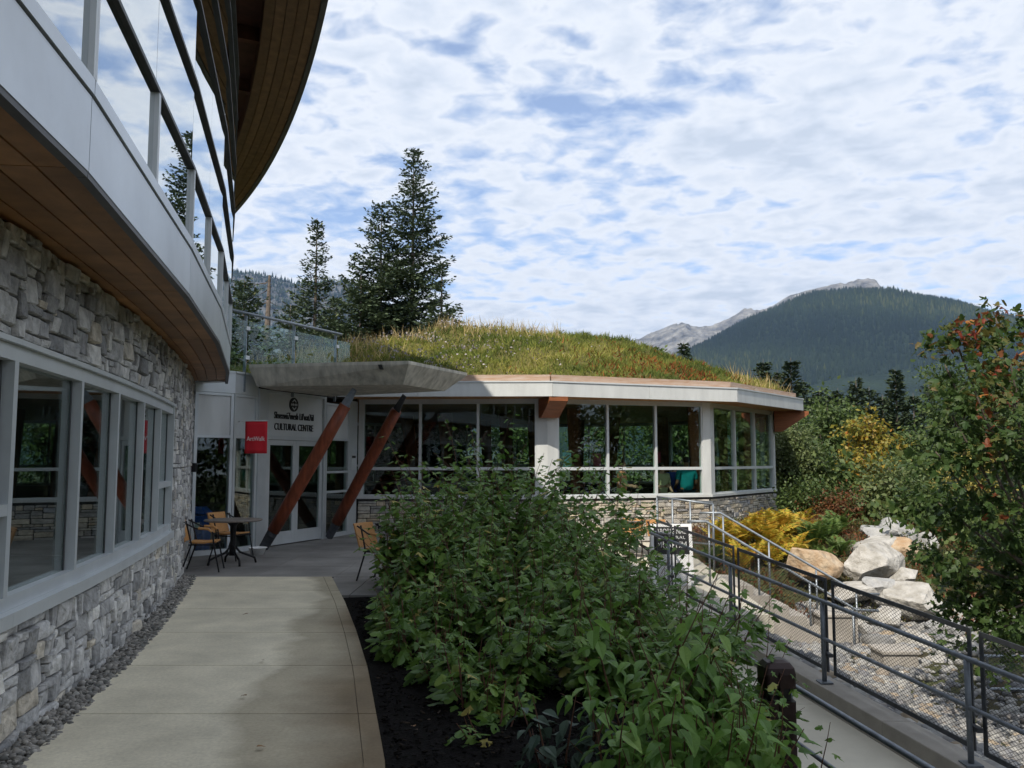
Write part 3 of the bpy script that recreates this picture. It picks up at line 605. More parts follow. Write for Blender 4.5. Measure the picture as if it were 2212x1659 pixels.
# fascia, flashing, upper glazing
for k in range(len(FP) - 1):
    a, b_ = FP[k], FP[k + 1]; A, B = Vector(a), Vector(b_); t = (B - A).normalized(); g_ = .004
    a2, b2 = tuple(A + t * g_), tuple(B - t * g_)
    part('fascia_panel', 'silver_panel', cb, lambda b: b.seg(a2, b2, 3.10, 3.475, -.05, 0))
    part('drip_edge', 'drip', cb, lambda b: b.seg(a2, b2, 3.07, 3.142, -.055, -.004))
    part('sill', 'silver_panel', cb, lambda b: b.seg(a2, b2, 3.488, 3.565, -.08, .012))
    if b_[1] < -1: continue
    nsub = 2
    for q in range(nsub):
        c, d = tuple(A.lerp(B, q / nsub)), tuple(A.lerp(B, (q + 1) / nsub)); cv, dv = Vector(c), Vector(d); ln = (dv - cv).length
        uw = part('upper_window', 'alu_pale', cb, lambda b: (b.seg(tuple(cv), tuple(cv + t * .03), 3.567, 4.169, -.09, .012)))
        part('mullion', 'alu_pale', uw, lambda b: b.seg(tuple(dv - t * .03), tuple(dv - t * .001), 3.567, 4.169, -.09, .012))
        for z0, z1 in ((3.567, 4.17), (4.206, 4.92), (4.956, 5.67), (5.706, 6.42), (6.456, 7.17), (7.206, 7.92), (7.956, 9.39)):
            part('pane', 'glass_hi', uw, lambda b: b.seg(tuple(cv + t * (.046 if z0 < 4 else .004)), tuple(dv - t * (.031 if z0 < 4 else .004)), z0, z1, -.026, -.018))
        for z in (4.17, 4.92, 5.67, 6.42, 7.17, 7.92):
            part('transom', 'dark_bar', uw, lambda b: b.seg(tuple(cv), tuple(dv - t * .0), z + .001, z + .03, -.03, .014))
        part('interior_mullion', 'dark_in', uw, lambda b: b.seg(tuple(cv - t * .02), tuple(cv + t * .03), 4.22, 9.38, -.14, -.04))
part('room_divider', 'dark_in', cb, lambda b: polyseg(b, [(x - .9, y) for x, y in FP], 3.242, 9.38, -.06, 0))
part('end_wall', 'silver_panel', cb, lambda b: b.seg((-5.10, 15.31), (-9.5, 17.2), 3.10, 9.38, -.2, -.004))
# roof with deep eaves
EPY = np.array([-6, -1, 3, 7, 10.0, 13.0, 17.1, 21.1, 24.8]); EPX = np.array([.5, .15, -.45, -1.3, -2.0, -2.86, -4.47, -6.2, -8.2])
ep = np.polyfit(EPY, EPX, 4); ey = np.linspace(-5.5, 24.8, 70); EP = [(float(np.polyval(ep, y)), float(y)) for y in ey]
roof = part('roof', 'beam', cb, lambda b: b.prism(EP + [(-14, 24.8), (-10, -5.5)], 9.4, 9.58))
for c in range(5):
    part('eave_board', 'eave', roof, lambda b: polyseg(b, EP, 9.0 + .008 * (c % 2), 9.06, -.10 - .172 * c - .160, -.10 - .172 * c))
part('eave_fascia', 'drip', roof, lambda b: polyseg(b, EP, 8.97, 9.62, -.09, .004))
part('eave_back', 'beam', roof, lambda b: polyseg(b, EP, 9.062, 9.398, -.955, -.092))
for Y in np.arange(-2, 23, 2.1):
    x1 = float(np.polyval(ep, Y)); part('outrigger_beam', 'beam', roof, lambda b: b.seg((x1 - 3.4, Y - 1.2), (x1 - .85, Y), 9.14, 9.398, -.07, .07))

# ------------------------------------------------------------------ entrance
E0, E1, E2, D0, D1, S1, S2 = [Vector(p) for p in ((-5.74, 15.44), (-5.22, 16.0), (-4.97, 16.64), (-4.9, 16.95), (-4.14, 18.9), (-3.82, 20.0), (-3.71, 20.42))]
en = thing('glass_entrance', 'aluminium and glass entrance with double doors under the concrete canopy', 'entrance', (-4.6, 17.5, 0))
def bay(p, q, z0, z1, zsplit, panel_m, pane_m='glass', name='sidelight', jw=.06, mids=()):
    t = (q - p).normalized(); a, b2 = p + t * jw, q - t * jw
    fr = part(name, 'alu', en, lambda b: (b.seg(p, a, z0, z1, -.06, .04), b.seg(b2, q - t * .001, z0, z1, -.06, .04), b.seg(a, b2, z0, z0 + .09, -.055, .035), b.seg(a, b2, z1 - .05, z1, -.055, .035), b.seg(a, b2, zsplit, zsplit + .05, -.055, .035), *[b.seg(a, b2, zm, zm + .05, -.055, .035) for zm in mids]))
    part('panel', panel_m, fr, lambda b: b.seg(a, b2, zsplit + .052, z1 - .052, -.02, .012))
    part('pane', pane_m, fr, lambda b: b.seg(a, b2, z0 + .092, zsplit - .002, -.01, -.002))
    return fr
bay(E0, E1, 0, 2.95, 2.12, 'white_panel')
bay(E1, E2, 0, 2.95, 2.12, 'alu')
part('corner_post', 'alu', en, lambda b: b.seg(E2, D0, 0, 3.1, -.12, .06))
td = (D1 - D0).normalized(); ln = (D1 - D0).length
part('door_frame', 'alu', en, lambda b: (b.seg(D0, D0 + td * .07, 0, 3.1, -.06, .05), b.seg(D1 - td * .07, D1, 0, 3.1, -.06, .05), b.seg(D0 + td * .071, D1 - td * .071, 2.12, 2.2, -.055, .045), b.seg(D0 + td * .071, D1 - td * .071, 3.05, 3.1, -.055, .045)))
sp_ = part('sign_panel', 'alu_pale', en, lambda b: b.seg(D0 + td * .072, D1 - td * .072, 2.202, 3.048, -.03, 0))
for i in range(2):
    p = D0 + td * (.075 + i * (ln - .15) / 2); q = D0 + td * (.07 + (i + 1) * (ln - .15) / 2)
    d_ = part('door', 'alu', en, lambda b: (b.seg(p, p + td * .1, .02, 2.115, -.03, .02), b.seg(q - td * .1, q, .02, 2.115, -.03, .02), b.seg(p + td * .101, q - td * .101, .02, .27, -.03, .018), b.seg(p + td * .101, q - td * .101, 2.01, 2.115, -.03, .018)))
    part('pane', 'glass', d_, lambda b: b.seg(p + td * .102, q - td * .102, .272, 2.008, -.01, -.002))
    hp = (q - td * .06) if i == 0 else (p + td * .06); n2 = Vector((td.y, -td.x))
    part('handle', 'galv', d_, lambda b: b.tube([(*(hp + n2 * .02), .9), (*(hp + n2 * .08), .9), (*(hp + n2 * .08), 1.2), (*(hp + n2 * .02), 1.2)], .012))
bay(D1 + td * .02, S1, 0, 2.98, 2.15, 'alu_pale', mids=(.98, 1.42))
part('metal_panel', 'alu', en, lambda b: b.seg(S1, S2, 0, 3.1, -.1, .03))
pl = part('notice_plate', 'alu_pale', en, lambda b: b.seg(S1.lerp(S2, .25), S1.lerp(S2, .85), 1.48, 1.85, .031, .04))
tp = S2 - S1
part('notice_print', 'blackp', pl, lambda b: b.seg(S1.lerp(S2, .32), S1.lerp(S2, .78), 1.76, 1.815, .0405, .042))
part('header', 'alu', en, lambda b: (b.seg(E0, E1 + Vector((.02, 0)), 2.955, 3.33, -.3, .03), b.seg(E1, E2, 2.955, 3.33, -.3, .035), b.seg(E0 + Vector((-.6, -.06)), E0, 2.955, 3.10, -.3, .03)))
part('coping', 'alu_pale', en, lambda b: (b.seg(E0, E1, 3.331, 3.37, -.32, .06), b.seg(E1, E2, 3.332, 3.371, -.32, .065)))
inner = [tuple(p) for p in (E0, E1, E2, D0, D1, S1, S2)] + [(-6.4, 20.8), (-9.2, 19), (-9.2, 15.6)]
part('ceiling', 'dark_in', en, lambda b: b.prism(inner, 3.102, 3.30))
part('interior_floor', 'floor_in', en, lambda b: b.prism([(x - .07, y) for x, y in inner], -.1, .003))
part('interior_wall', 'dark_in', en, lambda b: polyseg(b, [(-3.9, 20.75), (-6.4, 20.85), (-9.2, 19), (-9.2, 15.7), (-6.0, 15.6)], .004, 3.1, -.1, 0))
# lettering
pc = D0.lerp(D1, .47); n2 = Vector((td.y, -td.x)); q = pc + n2 * .004
put_text('lettering', "S\u1e35wx\u0331w\u00fa7mesh Lil\u0313wat7\u00fal" if False else "Skwxw\u00fa7mesh L\u00edl'wat7\u00fal", .2, (*q, 2.55), td, 'blackp', sp_, .012, width=1.36)
put_text('lettering', 'CULTURAL CENTRE', .2, (*q, 2.32), td, 'blackp', sp_, .012, width=1.34)
qe = D0.lerp(D1, .45)
def emb(b, r0, r1, d0, d1, cz=2.86, pts=None):
    pts = pts or [(math.cos(a) * r0, math.sin(a) * r1) for a in np.linspace(0, 2 * math.pi, 28, endpoint=False)]
    lo = [(*(qe + td * x + n2 * d0), cz + z) for x, z in pts]; hi = [(*(qe + td * x + n2 * d1), cz + z) for x, z in pts]; b.loft([lo, hi])
em = part('emblem', 'blackp', sp_, lambda b: emb(b, .15, .145, .001, .02))
def emblem_marks(b):
    for sgn in (1, -1):
        emb(b, 0, 0, .021, .026, pts=[(-.075, sgn * .055), (0, sgn * .115), (.075, sgn * .055), (.055, sgn * .05), (0, sgn * .088), (-.055, sgn * .05)][::sgn])
    for x in (-.085, -.03, .03, .085): emb(b, 0, 0, .021, .026, pts=[(x - .022, 0), (x, -.03), (x + .022, 0), (x, .03)])
part('emblem_mark', 'alu_pale', em, emblem_marks)

# banner on its bracket
bn = thing('hanging_banner', 'small red cloth banner with white lettering hung beside the entrance', 'banner', (-4.66, 15.66, 1.8))
def cloth(b):
    for i in range(8):
        for j in range(8):
            pass
    V = []; 
    for j in range(9):
        for i in range(9): V.append((-4.875 + i * .405 / 8, 15.66 + .012 * math.sin(i * 1.1 + j * .35) * (1 - j / 9), 1.83 + j * .585 / 8))
    f = [(j * 9 + i, j * 9 + i + 1, (j + 1) * 9 + i + 1, (j + 1) * 9 + i) for i in range(8) for j in range(8)]; b.add(V, f)
cl = part('cloth', 'red_cloth', bn, cloth, smooth=True); so_ = cl.modifiers.new('thick', 'SOLIDIFY'); so_.thickness = .004
part('rod', 'alu_pale', bn, lambda b: b.tube([(-4.98, 15.66, 2.425), (-4.455, 15.66, 2.425)], .011))
part('bracket', 'alu_pale', bn, lambda b: b.tube([(-4.975, 15.66, 2.425), (-5.14, 16.1, 2.425)], .010))
put_text('lettering', 'ArtWalk', .115, (-4.672, 15.640, 2.06), (1, 0), 'white', bn, .001, width=.33)

# concrete canopy
CB_ = [(-4.84, 16.19), (-2.01, 15.79), (-1.37, 17.28), (-3.97, 18.72), (-4.78, 17.0)]; CT = [(-4.97, 16.08), (-1.88, 15.48), (-.93, 17.62), (-3.9, 19.25), (-4.9, 17.0)]
cn = thing('concrete_canopy', 'board marked concrete entrance canopy with sloping edges', 'canopy', (-3, 17, 3.1))
part('slab', 'concrete_dk', cn, lambda b: b.loft([[(x, y, 3.102) for x, y in CB_], [(x, y, 3.452) for x, y in CT], [(x, y, 3.51) for x, y in CT]]))
part('spout', 'dark_bar', cn, lambda b: b.hexa([(-2.42, 15.55, 3.36), (-2.35, 15.54, 3.36), (-2.35, 15.75, 3.36), (-2.42, 15.76, 3.36), (-2.44, 15.48, 3.44), (-2.37, 15.47, 3.44), (-2.37, 15.75, 3.44), (-2.44, 15.76, 3.44)]))
for i, (a, b_) in enumerate((((-4.78, 16.62, 0), (-2.96, 16.2, 3.1)), ((-4.02, 18.95, 0), (-2.21, 17.76, 3.1)))):
    A, B = Vector(a), Vector(b_); d = (B - A); u = d.normalized()
    s = thing('log_strut', 'slanting red stained log strut at the double doors, nearer the table' if i == 0 else 'slanting red stained log strut farther back beside the sidelight', 'strut', a, 'log struts under the canopy')
    part('log', 'timber', s, lambda b: b.tube([A + d * f for f in (.115, .3, .5, .7, .885)], [.118, .124, .126, .122, .112], 14), smooth=True)
    side = u.cross(Vector((0, 0, 1))).normalized(); nn = side.cross(u).normalized()
    def plate(b, f0, f1, w0, w1):
        p, q = A + d * f0, A + d * f1
        b.hexa([p - side * .012 - nn * w0, p + side * .012 - nn * w0, p + side * .012 + nn * w0, p - side * .012 + nn * w0, q - side * .012 - nn * w1, q + side * .012 - nn * w1, q + side * .012 + nn * w1, q - side * .012 + nn * w1])
    part('base_shoe', 'flat', s, lambda b: (plate(b, .0, .13, .09, .11), b.tube([A + d * .09, A + d * .118], .1, 14)))
    part('head_plate', 'galv' if i == 0 else 'flat', s, lambda b: (plate(b, .87, .985, .10, .05), b.tube([B - u * .1 - side * .05, B - u * .1 + side * .05], .028, 10)))
# balustrade above
bal = thing('glass_balustrade', 'sloping glass balustrade with steel rail above the entrance', 'balustrade', (-4.5, 17.3, 3.35))
Ba, Bb = Vector((-5.24, 15.75, 0)), Vector((-3.80, 18.92, 0)); tb = (Bb - Ba).normalized()
part('handrail', 'galv', bal, lambda b: b.tube([Ba + Vector((0, 0, 4.5)), Bb + Vector((0, 0, 4.5))], .03, 10), smooth=True)
fr = [.14, .55, .96]
for f in fr:
    p = Ba.lerp(Bb, f); po = part('post', 'galv', bal, lambda b: b.seg(p - tb * .012, p + tb * .012, 3.0, 4.475, -.09, -.03))
    for z in (3.62, 4.18): part('clamp', 'alu_pale', po, lambda b: b.seg(p - tb * .05, p + tb * .05, z, z + .07, -.029, .012))
for f0, f1 in ((-.05, .13), (.15, .54), (.56, .95), (.97, 1.1)):
    part('pane', 'glass_rail', bal, lambda b: b.seg(Ba.lerp(Bb, f0), Ba.lerp(Bb, f1), 3.40, 4.36, -.022, -.01))

# ------------------------------------------------------------------ pavilion
pv = thing('pavilion', 'low polygonal pavilion with white fascia and ribbon windows under a green roof', 'building', (1, 26, 0))
FL = [(2, 5)]
stone_parent = part('stone_base', 'mortar', pv, lambda b: [b.seg(PW[i], PW[i + 1], -.5, .795, -.2, 0) for i in range(0, 3)])
for i in range(3):
    A, B = Vector(PW[i]), Vector(PW[i + 1]); t = (B - A).normalized(); n2 = Vector((t.y, -t.x))
    r_ = np.random.default_rng(20 + i); cell = (.075, .058, -.36); nx_, nz_ = int((B - A).length / .075), int(1.15 / .058)
    f_ = lambda s, z, d: (A.x + t.x * s + n2.x * d, A.y + t.y * s + n2.y * d, z)
    lay_stones(fill_cells(np.ones((nz_, nx_), bool), (2, 7), (1, 3), r_), f_, cell, stone_parent, 'stone_tan', r_, (100, 100, 100)[i], gap=.006, dmin=.012, dmax=.06)
ZB, ZT, ZM = .90, 3.04, 1.475
for i in range(len(PW) - 1):
    A, B = Vector(PW[i]), Vector(PW[i + 1]); t = (B - A).normalized(); L_ = (B - A).length
    if i == len(PW) - 2: 
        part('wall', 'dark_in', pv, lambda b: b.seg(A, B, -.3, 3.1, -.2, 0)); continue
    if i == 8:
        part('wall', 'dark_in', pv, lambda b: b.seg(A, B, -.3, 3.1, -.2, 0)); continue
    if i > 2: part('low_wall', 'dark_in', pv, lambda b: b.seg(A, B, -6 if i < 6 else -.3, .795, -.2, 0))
    part('sill', 'white_panel', pv, lambda b: b.seg(A - t * .03, B + t * .03, .80, .86, -.22, .07))
    part('header', 'alu', pv, lambda b: b.seg(A, B, ZT + .01, 3.16, -.15, .02))
    e0 = .26 if i else .1; e1 = .26 if i != 1 else .2
    if i == 2: e0, e1 = .22, .12
    a, b_ = A + t * e0, B - t * e1; nb = 3
    for k in range(nb):
        p, q = a.lerp(b_, k / nb), a.lerp(b_, (k + 1) / nb); mw = .03
        wf = part('window', 'alu_pale', pv, lambda b: (b.seg(p, p + t * mw, .862, ZT + .008, -.09, .03), b.seg(q - t * mw, q - t * .001, .862, ZT + .008, -.09, .03), b.seg(p + t * mw, q - t * mw, ZM, ZM + .07, -.085, .025), b.seg(p + t * mw, q - t * mw, .862, ZB, -.085, .025)))
        part('pane', 'glass', wf, lambda b: b.seg(p + t * mw, q - t * mw, ZM + .071, ZT + .006, -.03, -.022))
        part('pane', 'glass', wf, lambda b: b.seg(p + t * mw, q - t * mw, ZB + .001, ZM - .001, -.03, -.022))
for i in (0, 1, 2, 3, 4, 5, 6, 7):
    P_ = Vector(PW[i]); n2 = None
    t0 = (Vector(PW[i]) - Vector(PW[i - 1])).normalized() if i else None; t1 = (Vector(PW[i + 1]) - Vector(PW[i])).normalized()
    if t0 is None: pts = [P_, P_ + t1 * .098]
    else: pts = [P_ - t0 * .258, P_, P_ + t1 * .258] if i != 2 else [P_ - t0 * .198, P_, P_ + t1 * .218]
    if i == 3: pts = [P_ - t0 * .118, P_, P_ + t1 * .258]
    part('column_cladding', 'white_panel', pv, lambda b: polyseg(b, [tuple(p) for p in pts], .861, 3.155, -.15, .045))
# tapered timber brackets under the eaves
def bracket(b, P_, out, w, L0, z0, ang=0):
    o = Vector(out).normalized(); s = Vector((o.y, -o.x))
    def ring(f, zb): 
        c = P_ + o * f; return [(*(c - s * w), zb), (*(c + s * w), zb), (*(c + s * w), 3.148), (*(c - s * w), 3.148)]
    b.loft([ring(.03, z0), ring(.25, z0), ring(L0, 3.05)])
part('bracket', 'bracket', pv, lambda b: bracket(b, Vector(PW[1]), (.25, -.97), .22, .92, 2.70))
part('bracket', 'bracket', pv, lambda b: bracket(b, Vector(PW[3]), (.95, -.2), .2, 1.0, 2.55))
# fascia and eaves
for i in range(len(PF)):
    A, B = Vector(PF[i]), Vector(PF[(i + 1) % len(PF)]); t = (B - A).normalized(); L_ = (B - A).length
    m_ = 2 if i < 4 else 1
    for k in range(m_):
        part('fascia_panel', 'white_panel', pv, lambda b: b.seg(A + t * (k * L_ / m_ + .004), A + t * ((k + 1) * L_ / m_ - .004), 3.15, 3.465, -.05, 0))
    part('cap_flashing', 'alu_pale', pv, lambda b: b.seg(A - t * .01, B, 3.467, 3.50, -.2, .02))
    part('edge_timber', 'cedar', pv, lambda b: b.seg(A + t * .06, B - t * .06, 3.502, 3.66, -.34, -.19))
part('eave_soffit', 'soffit', pv, lambda b: b.prism([(x * .994 + .006, y - .0 if y > 24 else y + .06) for x, y in PF], 3.162, 3.20))
part('floor', 'floor_in', pv, lambda b: b.prism([(x * .985 + .015, y * .99 + .26) for x, y in PW], -.4, -.005))
# inner glulam columns
cols = [(-2.9, 27.5, .34, .55, .5), (-1.9, 27.0, .36, .2, -.3), (-.1, 27.2, .36, .1, -.15), (.75, 28, .4, 0, .1), (1.75, 23.6, .30, .05, .1), (3.25, 29.0, .36, -.2, .1), (4.78, 22.5, .24, 0, .05), (6.95, 25.2, .24, .04, 0), (6.6, 26.6, .24, .1, 0), (5.2, 29.2, .34, .1, 0), (2.4, 31, .36, 0, 0), (-.8, 31.5, .36, .2, 0)]
for x, y, w_, lx, ly in cols:
    part('glulam_column', 'glulam', pv, lambda b: b.hexa([(x - w_ * .32, y - .1, .0), (x + w_ * .32, y - .1, .0), (x + w_ * .32, y + .1, .0), (x - w_ * .32, y + .1, .0), (x - w_ * .62 - lx, y - .1 + ly, 3.16), (x + w_ * .62 - lx, y - .1 + ly, 3.16), (x + w_ * .62 - lx, y + .1 + ly, 3.16), (x - w_ * .62 - lx, y + .1 + ly, 3.16)]))
# counter and posters in the pavilion
def counter(b): b.box(1.4, 4.6, 24.2, 24.9, 0, .95)
solo('serving_counter', 'black', lambda b: (b.box(1.6, 4.4, 23.6, 24.3, 0, .90), b.box(1.55, 4.45, 23.55, 24.35, .905, .95)), 'dark serving counter inside the pavilion behind the people', 'counter')
for (x, y, z, c, l) in ((1.32, 20.62, 1.72, (.30, .62, .62), 'pale turquoise sheet posted in window right of the white column'), (2.32, 23.4, 1.72, (.62, .17, .20), 'pink sheet posted inside behind the middle window'), (4.15, 24.6, 1.78, (.70, .12, .18), 'pink sheet posted inside near the teal shirted person')):
    M['p%d' % len(M)] = mat('poster_paper', c, .8, var=.05); mk = 'p%d' % (len(M) - 1)
    solo('poster', mk, lambda b: b.box(x - .1, x + .1, y, y + .004, z - .17, z + .17), l, 'poster')

# green roof
def poly_dist(X, Y, poly):
    d = np.full(X.shape, 1e9)
    inside = np.zeros(X.shape, bool)
    for i in range(len(poly)):
        (x0, y0), (x1, y1) = poly[i], poly[(i + 1) % len(poly)]; ex, ey_ = x1 - x0, y1 - y0
        t = np.clip(((X - x0) * ex + (Y - y0) * ey_) / (ex * ex + ey_ * ey_), 0, 1); d = np.minimum(d, np.hypot(X - x0 - t * ex, Y - y0 - t * ey_))
        c = ((y0 > Y) != (y1 > Y)) & (X < ex * (Y - y0) / (ey_ if abs(ey_) > 1e-9 else 1e-9) + x0); inside ^= c
    return np.where(inside, d, -d)
def roof_z(X, Y):
    d = np.maximum(poly_dist(X, Y, PF) - .3, 0); s = np.clip(d / 6.0, 0, 1)
    bump = .13 * np.sin(X * 1.3 + .5) * np.cos(Y * 1.1) + .08 * np.sin(X * 3.1 + Y * 2.3) + .05 * np.sin(X * 5.7 - Y * 4.1)
    return 3.52 + 1.94 * (1.12 * s - .12 * s ** 5) * (1 - .30 * sm((-.5 - X) / 6)) + .10 * sm(d / .4) + bump * sm(d / 1.2)
rx = np.arange(-10.6, 9.4, .22); ry = np.arange(19.3, 36.2, .22); RX, RY = np.meshgrid(rx, ry); ins = poly_dist(RX, RY, PF) > .18
ii = np.arange(RX.size).reshape(RX.shape); q = np.stack([ii[:-1, :-1], ii[:-1, 1:], ii[1:, 1:], ii[1:, :-1]], -1).reshape(-1, 4)
ok = ins.ravel()[q].all(1); q = q[ok]
used = np.unique(q); remap = -np.ones(RX.size, int); remap[used] = np.arange(len(used))
np_mesh('roof_soil', np.stack([RX, RY, roof_z(RX, RY)], -1).reshape(-1, 3)[used], remap[q], 'roofsoil', pv, smooth=True)
part('roof_deck', 'dark_in', pv, lambda b: b.prism([(x * .97 + .03, y * .975 + .66) for x, y in PF], 3.202, 3.46))
def roof_pts(n, ylim=29.5):
    X = rng.uniform(-10, 9, n); Y = rng.uniform(19.4, ylim, n); k = poly_dist(X, Y, PF) > .3; X, Y = X[k], Y[k]; return np.stack([X, Y, roof_z(X, Y) - .01], -1)
def grow(name, label, P_, h, wd, m, lean=.45, v=None, cat='grass'):
    n = len(P_); d = unit(np.stack([rng.normal(0, lean, n), rng.normal(0, lean, n), np.ones(n)], -1)); up = rand_dirs(n)
    hh = rng.uniform(*h, n); o = scatter(name, BLADE, P_, d, up, np.stack([np.full(n, wd) * rng.uniform(.7, 1.4, n), hh, hh], -1), m, v=v); return tag(o, label, cat, kind='stuff')
M['grass'] = mat('roof_grass', (.1, .12, .03), .8, attr=[(0, (.070, .100, .024)), (.35, (.14, .175, .038)), (.65, (.25, .255, .055)), (.9, (.37, .33, .09)), (1, (.44, .37, .15))], spec=.15, trans=.3)
M['dry'] = mat('dry_grass', (.4, .3, .1), .8, attr=[(0, (.30, .22, .085)), (.6, (.46, .35, .16)), (1, (.60, .48, .26))], spec=.15, trans=.3)
M['sedum'] = mat('red_sedum', (.2, .05, .02), .8, attr=[(0, (.15, .035, .018)), (.6, (.28, .075, .025)), (1, (.36, .15, .045))], spec=.15, trans=.2)
M['aster'] = mat('faded_flowers', (.4, .35, .4), .9, attr=[(0, (.20, .17, .19)), (1, (.36, .33, .32))], spec=.1)
P_ = roof_pts(62000); vz = np.clip(.42 + .2 * np.sin(P_[:, 0] * 1.1 + 1.5 * np.sin(P_[:, 1] * 1.3)) + .16 * np.sin(P_[:, 0] * 2.9 - P_[:, 1] * 2.1) + rng.normal(0, .16, len(P_)), 0, 1)
grow('roof_meadow', 'green and yellow meadow grass growing on the pavilion roof', P_, (.08, .26), .022, 'grass', .7, vz)
P_ = roof_pts(40000, 27.5); c = np.exp(-((P_[:, 0] - 4.6 - .35 * (P_[:, 1] - 23)) / 1.7) ** 2) * 1.0 * (np.sin(P_[:, 0] * 2.3 + P_[:, 1] * 1.6) > -.35); P_ = P_[rng.random(len(P_)) < c]
grow('roof_sedum', 'rusty red sedum patches on the right slope of the green roof', P_, (.07, .2), .03, 'sedum', .8, cat='sedum')
P_ = roof_pts(60000); d_ = poly_dist(P_[:, 0], P_[:, 1], PF)
ridge_ = (np.exp(-((P_[:, 1] - 25.3) / 1.4) ** 2) * (P_[:, 0] < 1.5) + 2.2 * np.exp(-((P_[:, 0] + 4.4) / .9) ** 2) * np.exp(-((P_[:, 1] - 22.0) / 1.3) ** 2) + .7 * (P_[:, 0] > 5.8) * (d_ < 1.0)) * (.35 + .65 * (np.sin(P_[:, 0] * 2.7) * np.sin(P_[:, 1] * 2.1 + P_[:, 0]) > .05))
P_ = P_[rng.random(len(P_)) < ridge_ * .34]
grow('roof_dry_grass', 'tall blond dry grass tufts along the roof ridge', P_, (.22, .58), .017, 'dry', .3)
P_ = roof_pts(26000, 26); c = np.exp(-((P_[:, 0] + 2.3) / 2.2) ** 2) * (np.sin(P_[:, 0] * 1.9 + 1) * np.sin(P_[:, 1] * 2.4) > -.1); P_ = P_[rng.random(len(P_)) < c * .32]
o = scatter('roof_flowers', RHOMB, P_ + np.stack([0 * P_[:, 0], 0 * P_[:, 0], rng.uniform(.12, .34, len(P_))], -1), rand_dirs(len(P_)), rand_dirs(len(P_)), np.repeat(rng.uniform(.03, .07, (len(P_), 1)), 3, 1), 'aster')
tag(o, 'pale mauve seed heads scattered on the left of the roof meadow', 'flowers', kind='stuff')

# ------------------------------------------------------------------ ramp railing with mesh panels
rl = thing('ramp_railing', 'galvanised pipe railing with wire mesh panels along the outer ramp kerb', 'railing', (3.6, 10, -.85))
PY = [14.66, 12.4, 10.1, 7.84, 5.58, 3.3]
part('top_rail', 'rail', rl, lambda b: b.tube([ramp_pt(15.5, .42, .88), ramp_pt(15.62, .04, .92), ramp_pt(15.5, -.03, .92), ramp_pt(2.5, -.03, .92)], .0245, 10), smooth=True)
part('mid_rail', 'rail', rl, lambda b: b.tube([ramp_pt(15.3, -.03, .50), ramp_pt(2.5, -.03, .50)], .021, 10), smooth=True)
for Y in PY:
    po = part('post', 'rail', rl, lambda b: b.tube([ramp_pt(Y, -.03, 0.012), ramp_pt(Y, -.03, .915)], .0265, 10), smooth=True)
    x, y, z = ramp_pt(Y, -.03, 0)
    part('base_plate', 'rail', po, lambda b: b.box(x - .075, x + .075, y - .075, y + .075, z + .002, z + .018))
    part('clip', 'flat', po, lambda b: (b.box(x + .02, x + .075, y - .09, y + .09, z + .30, z + .34)))
def mesh_panel(parent, fA, fB, h0, h1, bar=.045, dx=.062, dy=.04, mbar='flat', r=.0022, name='mesh_panel'):
    """fA, fB: plan points with base heights (x, y, z); the panel stands between them, h0..h1 above the sloping base"""
    A, B = Vector(fA), Vector(fB); L_ = (Vector((B.x, B.y, 0)) - Vector((A.x, A.y, 0))).length; t = (B - A) / L_; n = Vector((t.y, -t.x, 0)).normalized()
    P = lambda s, h, d=0: A + t * s + Vector((0, 0, h)) + n * d
    def bars(b):
        def q(s0, s1, a0, a1): b.hexa([P(s0, a0, -.006), P(s1, a0, -.006), P(s1, a0, .006), P(s0, a0, .006), P(s0, a1, -.006), P(s1, a1, -.006), P(s1, a1, .006), P(s0, a1, .006)])
        q(0, L_, h1 - bar, h1); q(0, L_, h0, h0 + bar); q(0, bar, h0 + bar, h1 - bar); q(L_ - bar, L_, h0 + bar, h1 - bar)
    fr = part(name, mbar, parent, bars)
    b = MB(); s0, s1, a0, a1 = bar * .6, L_ - bar * .6, h0 + bar * .6, h1 - bar * .6; k = dy / dx
    for sg in (1, -1):
        c = -(a1 - a0) / k if sg > 0 else 0
        u = s0 - (a1 - a0) / k
        while u < s1 + (a1 - a0) / k:
            # line h = a0 + k*(s-u) (sg>0) or h = a1 - k*(s-u)
            sa, sb = max(s0, u), min(s1, u + (a1 - a0) / k)
            if sb - sa > .01:
                ha = a0 + k * (sa - u) if sg > 0 else a1 - k * (sa - u); hb = a0 + k * (sb - u) if sg > 0 else a1 - k * (sb - u)
                b.tube([P(sa, ha, .001 * sg), P(sb, hb, .001 * sg)], r, 3, False)
            u += dx
    o = b.build('wire_mesh', 'wire', fr); o['kind'] = 'stuff'
    return fr
for Ya, Yb_ in zip([15.45] + PY[:-1], PY):
    mesh_panel(rl, ramp_pt(Ya - .05, .055, 0), ramp_pt(Yb_ + .05, .055, 0), .10, 1.17)
lr = thing('ramp_handrail', 'plain two pipe handrail on the shrub side of the ramp', 'handrail', (2.4, 8, -1.2))
part('top_rail', 'rail', lr, lambda b: b.tube([ramp_pt(12.6, -1.66, .73), ramp_pt(1.5, -1.66, .73)], .0235, 10), smooth=True)
part('mid_rail', 'rail', lr, lambda b: b.tube([ramp_pt(12.6, -1.66, .26), ramp_pt(1.5, -1.66, .26)], .021, 10), smooth=True)
for Y in (12.2, 10.0, 7.75, 5.4): part('post', 'rail', lr, lambda b: b.tube([ramp_pt(Y, -1.66, -.24), ramp_pt(Y, -1.66, .73)], .024, 10), smooth=True)

